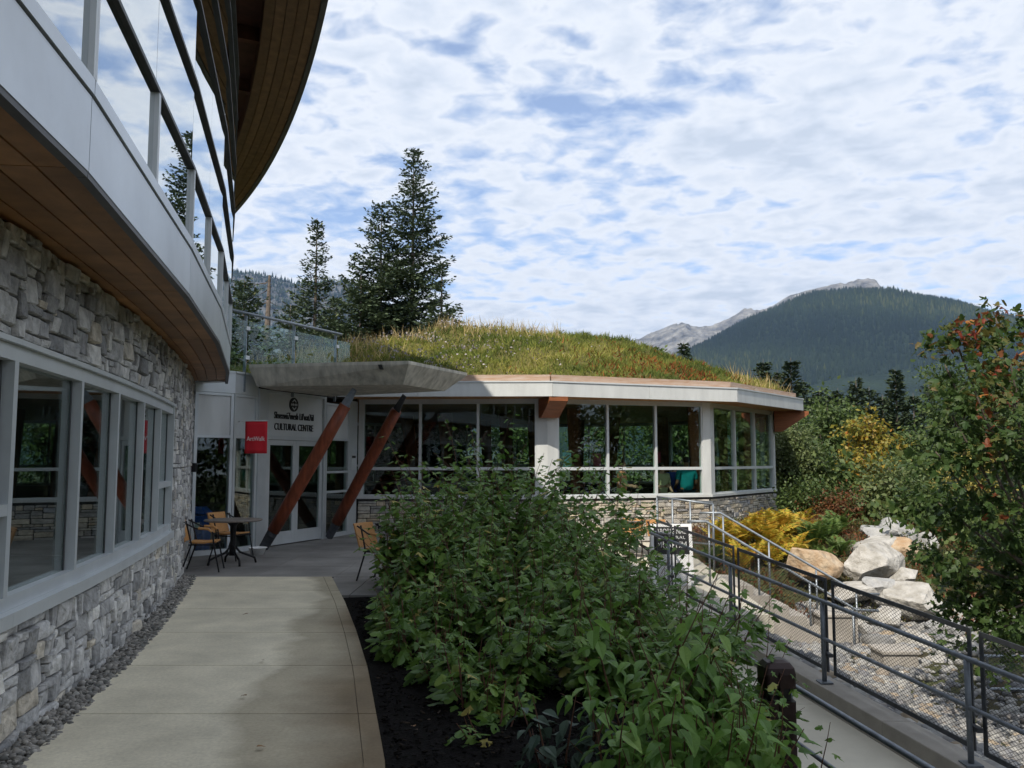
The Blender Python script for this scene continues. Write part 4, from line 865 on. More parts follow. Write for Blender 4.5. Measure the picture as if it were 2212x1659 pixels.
# landing fence and stair
lf = thing('landing_fence', 'galvanised landing fence with mesh standing in front of the yellow ferns', 'fence', (3.4, 17.6, -.4))
FA, FB = Vector((2.98, 17.75, -.42)), Vector((3.98, 17.1, -.46))
mesh_panel(lf, FA, FB, .50, 1.36, .03, .05, .035, 'galv')
part('top_rail', 'galv', lf, lambda b: b.tube([FA + Vector((0, 0, 1.38)), FB + Vector((0, 0, 1.30))], .022), smooth=True)
for f in (0, .28, .60, 1): p = FA.lerp(FB, f); part('post', 'galv', lf, lambda b: b.tube([p, p + Vector((0, 0, 1.37 - .07 * f))], .021), smooth=True)
stair = struct('stair', 'kerb', lambda b: [b.hexa([(4.0 + .29 * k, 15.55 - .07 * k, -1.9), (4.29 + .29 * k, 15.48 - .07 * k, -1.9), (4.29 + .29 * k, 16.98 - .07 * k, -1.9), (4.0 + .29 * k, 17.05 - .07 * k, -1.9), (4.0 + .29 * k, 15.55 - .07 * k, -.52 - .165 * k), (4.29 + .29 * k, 15.48 - .07 * k, -.52 - .165 * k), (4.29 + .29 * k, 16.98 - .07 * k, -.52 - .165 * k), (4.0 + .29 * k, 17.05 - .07 * k, -.52 - .165 * k)]) for k in range(6)])
for i, (pts, lab) in enumerate((([(3.72, 17.12, .67), (4.12, 17.1, .67), (6.55, 16.45, -.80), (6.9, 16.37, -.80)], 'galvanised stair handrail nearest the ferns'), ([(3.18, 15.72, .60), (3.52, 15.7, .60), (5.95, 15.1, -.87), (6.3, 15.0, -.87)], 'galvanised stair handrail nearest the ramp railing'))):
    h = thing('stair_handrail', lab, 'handrail', (pts[1][0], pts[1][1], -.5), 'stair handrails')
    part('rail', 'galv', h, lambda b: b.tube(pts, .024, 10), smooth=True)
    for f in (.02, .36, .70, .98):
        p = Vector(pts[1]).lerp(Vector(pts[2]), f); part('post', 'galv', h, lambda b: b.tube([p - Vector((0, 0, .025)), p - Vector((0, 0, 1.1))], .02), smooth=True)
lw_ = thing('lower_railing', 'low horizontal pipe railing beside the creek bed, far right', 'railing', (8, 13, -2))
for z in (-1.05, -1.5): part('rail', 'galv', lw_, lambda b: b.tube([(6.6, 12.4, z), (9.5, 12.2, z)], .022))
for x in (6.7, 7.7, 8.7): part('post', 'galv', lw_, lambda b: b.tube([(x, 12.38, -2.2), (x, 12.38, -1.05)], .022))

# bollard light
bo = thing('bollard_light', 'dark bronze bollard light with arched top in the shrubs beside the ramp', 'bollard', (2.24, 7.45, -1.12))
def rsq(w_, z, n=6):
    out = []; r = w_ * .3
    for cx_, cy_, a0 in ((1, 1, 0), (-1, 1, 90), (-1, -1, 180), (1, -1, 270)):
        for k in range(n): a = R(a0 + 90 * k / (n - 1)); out.append((2.24 + cx_ * (w_ - r) + math.cos(a) * r, 7.45 + cy_ * (w_ - r) + math.sin(a) * r, z))
    return out
part('body', 'brown_metal', bo, lambda b: b.loft([rsq(.13, -1.12), rsq(.13, -.30)]), smooth=False)
part('lens', 'black', bo, lambda b: b.loft([rsq(.10, -.30), rsq(.10, -.12)]))
part('head', 'brown_metal', bo, lambda b: b.loft([rsq(.132, -.19), rsq(.135, -.08), rsq(.125, -.03), rsq(.095, .01), rsq(.05, .03)]))
part('rib', 'brown_metal', bo, lambda b: b.box(2.225, 2.255, 7.30, 7.325, -1.1, -.06))

# sandwich board
sb = thing('sandwich_board', 'white sandwich board with a black museum poster on the terrace', 'sign', (2.87, 15.65, -.51))
zt = lambda y: -.62 + .36 * (y - 13.2) / 8
def board(b, y0, y1, x0=2.5, x1=3.24, z1=.56, inset=0, dy=0):
    za = zt(y0) + .01; b.hexa([(x0, y0, za), (x1, y0, za), (x1, y0 + .025, za), (x0, y0 + .025, za), (x0, y1, z1), (x1, y1, z1), (x1, y1 + .025, z1), (x0, y1 + .025, z1)])
part('panel', 'white', sb, lambda b: board(b, 15.45, 15.63)); part('panel', 'white', sb, lambda b: board(b, 15.85, 15.665))
def on_board(z, d): f = (z - zt(15.45)) / (.56 - zt(15.45)); return 15.45 + .18 * f - d
def sheet(b, x0, x1, z0, z1, d):
    b.hexa([(x0, on_board(z0, d), z0), (x1, on_board(z0, d), z0), (x1, on_board(z0, .001), z0), (x0, on_board(z0, .001), z0), (x0, on_board(z1, d), z1), (x1, on_board(z1, d), z1), (x1, on_board(z1, .001), z1), (x0, on_board(z1, .001), z1)])
ps = part('poster', 'blackp', sb, lambda b: sheet(b, 2.55, 3.18, .03, .51, .004))
part('sheet', 'white', sb, lambda b: sheet(b, 2.56, 3.17, -.42, .02, .004))
put_text('lettering', 'ABORIGINAL', .13, (2.865, on_board(.42, .01), .39), (1, 0), 'white', ps, .001, width=.53)
put_text('lettering', 'CULTURAL', .075, (2.865, on_board(.33, .01), .30), (1, 0), 'white', ps, .001, width=.5)
put_text('lettering', 'MUSEUM', .18, (2.865, on_board(.2, .012), .13), (1, 0), 'white', ps, .001, width=.53)

# ------------------------------------------------------------------ furniture
def chair_parts():
    P = {}
    b = MB(); ring = []
    for y, z in ((-.20, .445), (.0, .43), (.20, .44)): ring.append([(-.2, y, z), (.2, y, z), (.2, y, z + .022), (-.2, y, z + .022)])
    b.loft(ring); P['seat'] = (b.mesh('seat'), 'rattan')
    b = MB(); ring = []
    for k in range(9):
        a = R(-62 + 124 * k / 8); x = .235 * math.sin(a) / math.sin(R(62)); y = .21 + .07 * math.cos(a)
        ring.append([(x, y + .0, .46), (x, y + .02, .46), (x, y + .13, .80), (x, y + .11, .80)])
    b.loft(ring); P['backrest'] = (b.mesh('backrest'), 'rattan')
    for s in (-1, 1):
        b = MB(); b.tube([(s * .25, -.26, 0), (s * .245, -.17, .42), (s * .245, -.15, .60), (s * .25, -.08, .655), (s * .25, .1, .665), (s * .235, .30, .77)], .0125, 7); P['front_leg.%d' % s] = (b.mesh('front_leg'), 'black')
        b = MB(); b.tube([(s * .23, .30, 0), (s * .225, .16, .42), (s * .222, .25, .78)], .0125, 7); P['rear_leg.%d' % s] = (b.mesh('rear_leg'), 'black')
        b = MB(); b.tube([(s * .248, -.14, .615), (s * .25, -.08, .657), (s * .25, .06, .667)], .02, 8); P['armrest.%d' % s] = (b.mesh('armrest'), 'rattan')
    b = MB(); b.tube([(-.245, -.17, .42), (.245, -.17, .42)], .011, 6); b.tube([(-.225, .16, .42), (.225, .16, .42)], .011, 6); b.tube([(-.24, -.2, .415), (-.225, .2, .415)], .011, 6); b.tube([(.24, -.2, .415), (.225, .2, .415)], .011, 6)
    P['seat_frame'] = (b.mesh('seat_frame'), 'black')
    for me, m in P.values(): me.materials.append(M[m])
    return P
CH = chair_parts()
def chair(x, y, z, rz, label):
    t = thing('bistro_chair', label, 'chair', (x, y, z), 'tan bistro chairs'); t.rotation_euler.z = R(rz)
    for k, (me, m) in CH.items(): rigid(bpy.data.objects.new(k.split('.')[0], me), t)
chair(-4.78, 13.5, 0, 100, 'tan rattan bistro chair with black legs in front of the round table')
chair(-4.84, 15.02, 0, 72, 'tan bistro chair behind the round table, by the entrance glass')
chair(-1.84, 12.45, 0, 66, 'lone tan bistro chair half hidden by the leafy shrubs')
chair(3.22, 18.35, -.37, 20, 'tan bistro chair on the terrace behind the sandwich board')
chair(2.5, 18.6, -.36, -25, 'tan bistro chair on the terrace left of the sandwich board')
def table(x, y, z, label):
    t = thing('round_table', label, 'table', (x, y, z))
    b = MB(); b.lathe([(.02, .70), (.44, .70), (.465, .712), (.465, .725), (.455, .732), (.02, .732)], 40); me = b.mesh('tabletop'); me.materials.append(M['tabletop']); rigid(bpy.data.objects.new('tabletop', me), t)
    b = MB(); b.lathe([(.06, .14), (.055, .2), (.045, .4), (.05, .62), (.12, .70)], 14); me = b.mesh('column'); me.materials.append(M['black']); me.shade_smooth(); rigid(bpy.data.objects.new('column', me), t)
    for k in range(4):
        a = R(35 + 90 * k); c, s = math.cos(a), math.sin(a); b = MB(); b.tube([(c * .03, s * .03, .30), (c * .12, s * .12, .19), (c * .27, s * .27, .13), (c * .37, s * .37, .085), (c * .395, s * .395, .0)], .019, 8); me = b.mesh('foot'); me.materials.append(M['black']); me.shade_smooth(); rigid(bpy.data.objects.new('foot', me), t)
table(-4.62, 14.35, 0, 'round bistro table with black pedestal by the entrance')
table(2.75, 19.2, -.34, 'round bistro table on the terrace below the pavilion windows')
solo('white_basin', 'white', lambda b: b.lathe([(.10, 0), (.155, .12), (.175, .125), (.165, .135), (.145, .12), (.09, .02), (.02, .015)], 24, (-4.62, 15.75, .0)), 'small white basin on the patio beside the entrance', 'basin', smooth=True)
bi_ = thing('recycling_bin', 'blue recycling bin standing inside the entrance glass', 'bin', (-5.95, 16.3, 0))
part('body', 'blue', bi_, lambda b: b.hexa([(-6.15, 16.1, .004), (-5.75, 16.1, .004), (-5.75, 16.5, .004), (-6.15, 16.5, .004), (-6.18, 16.07, .68), (-5.72, 16.07, .68), (-5.72, 16.53, .68), (-6.18, 16.53, .68)]), bevel=.02)
part('lid', 'blue', bi_, lambda b: b.hexa([(-6.2, 16.05, .70), (-5.7, 16.05, .70), (-5.7, 16.55, .70), (-6.2, 16.55, .70), (-6.1, 16.15, .84), (-5.8, 16.15, .84), (-5.8, 16.45, .84), (-6.1, 16.45, .84)]), bevel=.03)
part('label_band', 'white', bi_, lambda b: b.box(-6.1, -5.8, 16.062, 16.068, .45, .55))
solo('wall_lamp', 'black', lambda b: (b.box(-5.62, -5.54, 15.05, 15.17, 1.50, 1.66)), 'small black box fixed to the stone wall near the entrance', 'wall box', bevel=.01)

# ------------------------------------------------------------------ people inside the pavilion
SKIN = mat('skin', (.42, .24, .16), .6, var=.06); M['skin'] = SKIN
M['skin2'] = mat('skin_deep', (.20, .10, .06), .6, var=.06); M['hair'] = mat('dark_hair', (.02, .014, .01), .6, var=.2)
for k, c in dict(coral=(.80, .34, .19), khaki=(.40, .38, .22), royal=(.015, .05, .24), teal=(.0, .20, .22), navy=(.02, .025, .04), beige=(.34, .28, .2)).items(): M['c_' + k] = mat(k + '_cloth', c, .85, var=.1, scale=7, bump=.3, bscale=9, bdist=.01)
def skin_obj(name, verts, edges, radii, m, parent, root=0, sub=2):
    me = bpy.data.meshes.new(name); me.from_pydata(verts, edges, []); me.update()
    bm = bmesh.new(); bm.from_mesh(me); ly = bm.verts.layers.skin.verify(); bm.verts.ensure_lookup_table()
    for i, v_ in enumerate(bm.verts): v_[ly].radius = radii[i] if isinstance(radii[i], tuple) else (radii[i], radii[i]); v_[ly].use_root = (i == root)
    bm.to_mesh(me); bm.free(); me.materials.append(M[m])
    o = bpy.data.objects.new(name, me); o.modifiers.new('skin', 'SKIN').use_smooth_shade = True
    s = o.modifiers.new('sub', 'SUBSURF'); s.levels = sub; s.render_levels = sub
    rigid(o, parent); return o
def person(x, y, rz, label, shirt, trousers, skin='skin', H=1.74, arms=None):
    t = thing('person', label, 'person', (x, y, 0), None); t.rotation_euler.z = R(rz); k = H / 1.75
    S = lambda *p: tuple(c * k for c in p)
    la = arms[0] if arms else [(-.23, .0, 1.10), (-.24, -.06, .86)]; ra = arms[1] if arms else [(.23, .0, 1.10), (.24, -.06, .86)]
    V = [S(0, 0, .95), S(0, .01, 1.15), S(0, .01, 1.36), S(0, 0, 1.47), S(0, -.015, 1.53), S(0, -.02, 1.62), S(0, -.015, 1.70),
         S(-.19, 0, 1.40), S(*la[0]), S(*la[1]), S(.19, 0, 1.40), S(*ra[0]), S(*ra[1]),
         S(-.1, 0, .88), S(-.11, -.01, .48), S(-.11, .02, .08), S(-.12, -.13, .035), S(.1, 0, .88), S(.11, -.01, .48), S(.11, .02, .08), S(.12, -.13, .035), S(0, -.105, 1.60)]
    Eg = [(0, 1), (1, 2), (2, 3), (3, 4), (4, 5), (5, 6), (2, 7), (7, 8), (8, 9), (2, 10), (10, 11), (11, 12), (0, 13), (13, 14), (14, 15), (15, 16), (0, 17), (17, 18), (18, 19), (19, 20), (5, 21)]
    rd = [(.16, .12), (.145, .105), (.17, .105), .055, .062, (.075, .095), (.055, .07), .065, .043, .03, .065, .043, .03, .085, .058, .04, .035, .085, .058, .04, .035, .014]
    skin_obj('body', V, Eg, [tuple(q * k for q in r) if isinstance(r, tuple) else r * k for r in rd], skin, t)
    def hand(tip, elb):
        b = MB(); tip = Vector(tip) * k; d = (tip - Vector(elb) * k).normalized(); s = d.cross(Vector((0, 0, 1))).normalized()
        b.tube([tip, tip + d * .05, tip + d * .095], [.026, .042, .036], 8)
        for q in range(4): b.tube([tip + d * .085 + s * (.018 * (q - 1.5)), tip + d * (.125 + .008 * (1.5 - abs(q - 1.5))) + s * (.019 * (q - 1.5)), tip + d * .155 + s * (.018 * (q - 1.5)) - Vector((0, 0, .015))], [.0095, .009, .007], 6)
        b.tube([tip + d * .03 + s * .03, tip + d * .065 + s * .058, tip + d * .10 + s * .06], [.011, .010, .008], 6)
        me = b.mesh('hand'); me.materials.append(M[skin]); me.shade_smooth(); rigid(bpy.data.objects.new('hand', me), t)
    hand(la[1], la[0]); hand(ra[1], ra[0])
    Vs = [S(0, 0, .84), S(0, .01, 1.15), S(0, .01, 1.36), S(0, 0, 1.46), S(-.19, 0, 1.40), S(*[a + (b - a) * .8 for a, b in zip((-.19, 0, 1.40), la[0])]), S(.19, 0, 1.40), S(*[a + (b - a) * .8 for a, b in zip((.19, 0, 1.40), ra[0])])]
    skin_obj('shirt', Vs, [(0, 1), (1, 2), (2, 3), (2, 4), (4, 5), (2, 6), (6, 7)], [(.195 * k, .15 * k), (.175 * k, .135 * k), (.19 * k, .13 * k), .068 * k, .085 * k, .068 * k, .085 * k, .068 * k], shirt, t)
    Vt = [S(0, 0, .92), S(-.1, 0, .86), S(-.11, -.01, .48), S(-.11, .02, .09), S(.1, 0, .86), S(.11, -.01, .48), S(.11, .02, .09)]
    skin_obj('trousers', Vt, [(0, 1), (1, 2), (2, 3), (0, 4), (4, 5), (5, 6)], [(.17 * k, .13 * k), .105 * k, .078 * k, .065 * k, .105 * k, .078 * k, .065 * k], trousers, t)
    skin_obj('hair', [S(0, .035, 1.60), S(0, .02, 1.685), S(0, -.03, 1.735)], [(0, 1), (1, 2)], [(.085 * k, .075 * k), (.088 * k, .09 * k), (.07 * k, .06 * k)], 'hair', t)
    for s in (-1, 1):
        b = MB(); b.lathe([(.002, -.012), (.012, 0), (.002, .012)], 8, tuple(Vector((s * .03, -.098, 1.635)) * k)); me = b.mesh('eye'); me.materials.append(M['hair']); rigid(bpy.data.objects.new('eye', me), t)
        b = MB(); b.lathe([(.004, -.03), (.014, 0), (.004, .03)], 8, tuple(Vector((s * .084, 0, 1.62)) * k)); me = b.mesh('ear'); me.materials.append(M[skin]); rigid(bpy.data.objects.new('ear', me), t)
person(2.72, 21.32, 75, 'person in a coral shirt standing behind the pavilion window', 'c_coral', 'c_beige', arms=[[(-.25, -.05, 1.12), (-.16, -.28, 1.08)], [(.25, -.05, 1.12), (.16, -.28, 1.08)]])
person(3.80, 21.85, 30, 'person in a pale khaki vest between coral and blue shirts', 'c_khaki', 'c_beige', H=1.66, arms=[[(-.25, -.08, 1.10), (-.12, -.27, 1.12)], [(.24, -.02, 1.10), (.2, -.2, .95)]])
person(4.2, 22.3, 200, 'person in a royal blue shirt partly hidden behind the others', 'c_royal', 'c_navy', H=1.68)
person(4.45, 21.95, 190, 'person in a teal shirt seen from behind near the corner', 'c_teal', 'c_navy', 'skin2', H=1.80, arms=[[(-.26, .0, 1.10), (-.22, -.22, 1.0)], [(.26, .0, 1.10), (.22, -.22, 1.0)]])

# ------------------------------------------------------------------ boulders and creek bed
def boulder(px, py, wpx, hpx, Y, m, seed, label, rot=0, cut=5, flat=1.0):
    s = Y / 1850; X = (px - 1106) * s; Z = 1.7 - (py - 995) * s; w_, h_ = wpx * s * 1.02, hpx * s * 1.06; r = np.random.default_rng(seed)
    bm = bmesh.new(); bmesh.ops.create_icosphere(bm, subdivisions=4, radius=.5); v = np.array([q.co[:] for q in bm.verts])
    for k in range(cut + 9):
        n = r.normal(size=3); n /= np.linalg.norm(n); d = r.uniform(.24, .41); over = v @ n - d; v -= np.where(over > 0, over, 0)[:, None] * n * .97
    for o_ in range(4):
        f = 3.0 * 2 ** o_; ph = r.uniform(0, 6, 3); q = r.normal(size=(3, 3)); v *= (1 + .05 / 1.6 ** o_ * np.sin(v @ q[0] * f + ph[0]) * np.cos(v @ q[1] * f + ph[1]))[:, None]
    ext = v.max(0) - v.min(0); v = (v - (v.max(0) + v.min(0)) / 2) / ext; v *= [w_, max(w_ * .85, h_ * .8), h_ * flat]
    c, sn = math.cos(R(rot)), math.sin(R(rot)); v = np.stack([v[:, 0] * c - v[:, 2] * sn, v[:, 1], v[:, 0] * sn + v[:, 2] * c], -1)
    f = np.array([[q.index for q in p.verts] for p in bm.faces]); bm.free()
    o = np_mesh('boulder', v, f, m, smooth=True); o.location = (X, Y + .2, Z)
    try: o.data.set_sharp_from_angle(angle=R(22))
    except Exception: pass
    tag(o, label, 'boulder', 'boulders along the creek bed')
for a in ((1757, 1222, 116, 72, 18.0, 'boulder_tan', 1, 'rounded orange tan boulder below the red ground cover', -4),
          (1880, 1220, 132, 100, 18.4, 'boulder', 2, 'large pale angular boulder right of the orange tan boulder', -6),
          (1893, 1180, 120, 38, 19.4, 'boulder', 3, 'long pale slab boulder lying on top of the pile', 18),
          (1905, 1158, 96, 40, 20.3, 'boulder_grey', 4, 'flat grey boulder at the upper edge of the pile', -10),
          (1940, 1148, 84, 54, 20.8, 'boulder_grey', 14, 'peaked grey boulder highest on the pile', -8),
          (1945, 1200, 66, 76, 19.2, 'boulder_tan', 5, 'dull tan boulder wedged behind the large pale boulder', 0),
          (1950, 1246, 66, 42, 18.0, 'boulder', 6, 'small pale boulder right under the large pale boulder', 0),
          (1838, 1275, 108, 36, 17.6, 'boulder', 7, 'flat pale boulder just above the mesh railing', 8),
          (1898, 1274, 72, 52, 17.4, 'boulder_grey', 8, 'stepped grey boulder next to the flat pale boulder', 0),
          (1970, 1305, 136, 92, 16.9, 'boulder', 9, 'biggest whitish boulder beside the maple leaves', 10),
          (1988, 1182, 64, 70, 19.8, 'boulder_grey', 10, 'grey boulder half covered by the maple leaves', 0),
          (1902, 1334, 78, 56, 16.4, 'boulder', 11, 'pale boulder behind the mesh, below the stepped grey boulder', 0),
          (2040, 1362, 90, 64, 16.0, 'boulder_grey', 12, 'grey boulder low under the maple branches', 0),
          (1848, 1352, 66, 46, 15.6, 'boulder', 13, 'small pale boulder behind the mesh beside a concrete block', 0),
          (1965, 1382, 100, 56, 15.0, 'boulder', 15, 'wide pale boulder in the creek bed behind the mesh', -5),
          (2020, 1432, 84, 46, 13.8, 'boulder', 16, 'low pale boulder near the lower pipe railing', 0)): boulder(*a)
for k, (x0, x1, y0, z0, z1, lab) in enumerate(((5.36, 6.02, 15.2, -1.7, -1.02, 'grey concrete block behind the mesh below the stair'), (5.72, 6.26, 13.5, -1.9, -1.28, 'small concrete block lower in the creek bed'))):
    solo('concrete_block', 'kerb', lambda b: (b.box(x0, x1, y0, y0 + .5, z0, z1), b.box(x0 - .03, x1 + .03, y0 - .03, y0 + .53, z1 + .001, z1 + .06)), lab, 'block', bevel=.015)
def rocks(name, label, n, fpos, size, m, zoff=0.0):
    X, Y = fpos(n); n = len(X); q = n // 4; V, F_, vv = [], [], []; base = 0
    for k in range(4):
        s = slice(k * q, (k + 1) * q); p = np.stack([X[s], Y[s], gz(X[s], Y[s]) + zoff], -1); m_ = len(p)
        sz = rng.uniform(size[0], size[1], (m_, 1)) * rng.uniform(.7, 1.3, (m_, 3)) * (1 + .9 * (rng.random((m_, 1)) > .93))
        a, b = scatter_arrays(*ROCKS[k], p, rand_dirs(m_) * [1, 1, .3], np.tile([0, 0, 1.], (m_, 1)), sz); V.append(a); F_.append(b + base); base += len(a); vv.append(np.repeat(rng.random(m_), len(ROCKS[k][0])))
    o = np_mesh(name, np.concatenate(V), np.concatenate(F_), m, v=np.concatenate(vv), smooth=True); return tag(o, label, 'gravel', kind='stuff')
def creek(n):
    Y = rng.uniform(4.5, 15.8, n); u = .17 + np.abs(rng.normal(0, 1.7, n)); return kx(Y) + u, Y
rocks('river_rock', 'rounded grey river rocks lining the creek bed beside the ramp kerb', 9000, creek, (.06, .17), 'gravel', .015)
def pile(n):
    X = rng.uniform(5.0, 10.5, n); Y = rng.uniform(14.5, 17.8, n); return X, Y
rocks('rubble', 'pale broken rubble between the boulders', 700, pile, (.12, .34), 'gravel', .0)

# ------------------------------------------------------------------ vegetation
M['bark'] = mat('grey_bark', (.13, .105, .085), .95, var=.35, scale=6, bump=.6, bscale=20)
M['redstem'] = mat('red_brown_stem', (.13, .060, .036), .7, var=.3, scale=12)
M['needles'] = mat('spruce_needles', (.04, .06, .03), .7, var=.15, attr=[(0, (.036, .056, .034)), (.45, (.062, .090, .048)), (.8, (.090, .12, .058)), (1, (.13, .15, .07))], spec=.25, trans=.15)
M['needles_far'] = mat('far_needles', (.04, .06, .03), .8, var=.15, attr=[(0, (.026, .042, .025)), (.5, (.048, .070, .036)), (1, (.082, .10, .046))], spec=.15, trans=.12)
def leafmat(name, stops, trans=.32, spec=.3, rough=.5): M[name] = mat(name, stops[0][1], rough, var=.12, scale=9, attr=stops, spec=spec, trans=trans)
leafmat('leaf_shrub', [(0, (.065, .130, .024)), (.4, (.115, .215, .040)), (.8, (.19, .30, .058)), (.96, (.28, .35, .075)), (1, (.45, .38, .10))], .38, .35, .42)
leafmat('leaf_bright', [(0, (.11, .22, .045)), (.6, (.18, .32, .068)), (1, (.26, .40, .10))], .42, .35, .42)
leafmat('leaf_blue', [(0, (.05, .085, .06)), (1, (.12, .17, .12))], .2)
leafmat('leaf_maple', [(0, (.040, .080, .022)), (.5, (.070, .115, .028)), (.68, (.13, .11, .028)), (.8, (.22, .065, .026)), (.93, (.27, .05, .03)), (1, (.46, .19, .04))], .42)
leafmat('leaf_green', [(0, (.050, .085, .025)), (.5, (.085, .13, .035)), (1, (.15, .19, .06))], .35)
leafmat('leaf_willow', [(0, (.085, .12, .040)), (.5, (.14, .175, .065)), (1, (.21, .24, .10))], .35)
leafmat('leaf_yellow', [(0, (.13, .15, .03)), (.4, (.26, .23, .035)), (.75, (.36, .25, .04)), (1, (.40, .16, .03))], .35)
leafmat('leaf_gold', [(0, (.25, .22, .05)), (1, (.48, .40, .12))], .35)
leafmat('leaf_red', [(0, (.07, .06, .02)), (.5, (.14, .055, .022)), (1, (.22, .08, .03))], .3)
leafmat('fern', [(0, (.22, .26, .04)), (.35, (.42, .36, .045)), (.7, (.60, .40, .05)), (.9, (.55, .22, .04)), (1, (.34, .09, .035))], .35)
leafmat('fern_green', [(0, (.06, .13, .03)), (1, (.16, .22, .05))], .35)

def spruce_arrays(H, Rb, seed, spacing, q, clear=.04, droop=.25, up=.15, bare_top=0.0, power=.85):
    r = np.random.default_rng(seed); B, D_, W = [], [], []
    z = H * clear
    while z < H * .985:
        f = z / H; nb = max(3, int(6.5 - 2 * f)); a0 = r.uniform(0, 6.28)
        Lm = Rb * (1 - f) ** power + .08
        for k in range(nb):
            if r.random() < .10: continue
            az = a0 + 6.283 * k / nb + r.normal(0, .25); L_ = Lm * r.uniform(.5, 1.3); hd = np.array([math.cos(az), math.sin(az), 0]); sd = np.array([-hd[1], hd[0], 0])
            sl = up + .55 * f - .12 + r.normal(0, .06); dr = droop * (1 - f)
            nt_ = max(4, int(L_ / (q * .95))); ts = np.linspace(.12, 1, nt_) if f > .12 else np.linspace(.25, 1, nt_)
            pts = hd * (L_ * ts)[:, None] + np.array([0, 0, 1.]) * (L_ * (sl * ts - dr * ts ** 2 + .16 * np.maximum(ts - .6, 0)))[:, None] + [0, 0, z + r.normal(0, .05)]
            bd = unit(np.gradient(pts, axis=0))
            # needles on the branch itself
            qs = 1.2 - .38 * f; B.append(pts); D_.append(bd * q * 1.5 * qs); W.append(np.full(nt_, q * 1.0 * qs))
            for sg in (-1, 1):
                lt = (.42 * L_ * (1 - ts) ** .8 + q * 1.3) * r.uniform(.7, 1.2, nt_)
                td_ = unit(bd * .75 + sd * sg * 1.0 + r.normal(0, .16, (nt_, 3)) - [0, 0, .12 + .25 * (1 - f)])
                mx_ = int(lt.max() / (q * .8)) + 1
                for m_ in range(mx_):
                    u = (m_ + .3) * q * .8; ok = u < lt
                    if not ok.any(): break
                    p = pts[ok] + td_[ok] * u - np.array([0, 0, 1.]) * (u * u * .22 / max(L_, .3))
                    B.append(p); D_.append(unit(td_[ok] + r.normal(0, .28, (ok.sum(), 3))) * q * qs * r.uniform(1.0, 1.9, (ok.sum(), 1))); W.append(q * qs * r.uniform(.68, 1.15, ok.sum()))
        z += spacing * r.uniform(.7, 1.25) * (1 - .45 * f)
    return np.concatenate(B), np.concatenate(D_), np.concatenate(W)
def spruce_mesh(name, H, Rb, seed, spacing, q, m='needles', **k):
    B, D_, W = spruce_arrays(H, Rb, seed, spacing, q, **k); n = len(B); ln = np.linalg.norm(D_, axis=1)
    up = unit(np.array([0, 0, 1.]) + rng.normal(0, .5, (n, 3)))
    V, F_ = scatter_arrays(*RHOMB, B, D_, up, np.stack([W, ln, ln], -1))
    me_o = np_mesh(name, V, F_, m, v=np.repeat(np.clip(rng.normal(.45, .22, n), 0, 1), 4)); me = me_o.data; bpy.data.objects.remove(me_o); return me
def trunk_mesh(H, r0, name='trunk', lean=(0, 0)):
    b = MB(); b.tube([(lean[0] * f, lean[1] * f, H * f - .3 * (f == 0)) for f in (0, .3, .6, .85, 1)], [r0, r0 * .75, r0 * .45, r0 * .2, .01], 7); me = b.mesh(name); me.materials.append(M['bark']); me.shade_smooth(); return me
def tree_obj(name, label, x, y, z, crown, trunk, s=1, rz=0, cat='tree', group=None, sz=None):
    t = thing(name, label, cat, (x, y, z), group); t.rotation_euler.z = rz; t.scale = (s, s, sz or s)
    rigid(bpy.data.objects.new('crown', crown), t); rigid(bpy.data.objects.new('trunk', trunk), t); return t
def pxX(px, Y): return (px - 1106) / 1850 * Y
def pxZ(py, Y): return 1.7 + (995 - py) / 1850 * Y
def lone_spruce(px, top, Y, Rb, seed, label, base=0, spacing=.29, q=.125, **k):
    H = pxZ(top, Y) - base; tree_obj('spruce_tree', label, pxX(px, Y), Y, base, spruce_mesh('crown', H, Rb, seed, spacing, q, **k), trunk_mesh(H, .2), group='spruces behind the green roof')
lone_spruce(676, 462, 39, 2.7, 1, 'slender spruce with sparse top, left of the tall pair', power=.95, droop=.05, up=.22, spacing=.46)
lone_spruce(818, 428, 37, 2.9, 2, 'dense bluish spruce just left of the tallest spruce', power=.66, spacing=.34)
lone_spruce(888, 302, 38, 3.3, 3, 'tallest spruce behind the green roof', power=.8, spacing=.38, droop=.12, up=.2)
lone_spruce(952, 560, 35, 2.6, 4, 'shorter olive spruce in front of the tallest spruce', power=.9, spacing=.45)
lone_spruce(775, 590, 36, 2.6, 5, 'low bushy spruce at the foot of the dense bluish spruce', power=.6, spacing=.42)
lone_spruce(520, 602, 36, 2.3, 6, 'spruce behind the glass balustrade, next to the building edge', power=.6)
lone_spruce(622, 655, 34, 2.4, 7, 'short spruce seen through the glass balustrade', power=.7, spacing=.5)
lone_spruce(722, 640, 38, 2.2, 8, 'short dark spruce between slender and bluish spruces', power=.7)
b = MB(); zt_ = pxZ(590, 44); b.tube([(pxX(570, 44), 44, 0), (pxX(571, 44), 44, zt_ * .6), (pxX(570, 44) + .1, 44, zt_)], [.3, .22, .06], 8)
sn = thing('dead_tree', 'bare brown dead tree trunk behind the balustrade', 'tree', (pxX(570, 44), 44, 0)); b.build('trunk', 'bark', sn)
b = MB(); r_ = np.random.default_rng(4)
for k in range(26):
    z_ = zt_ * r_.uniform(.4, 1); a = r_.uniform(0, 6.28); l_ = r_.uniform(.3, .9); x0 = pxX(570, 44); b.tube([(x0, 44, z_), (x0 + math.cos(a) * l_, 44 + math.sin(a) * l_, z_ - .15)], [.03, .008], 4)
b.build('dead_branches', 'bark', sn)['kind'] = 'stuff'

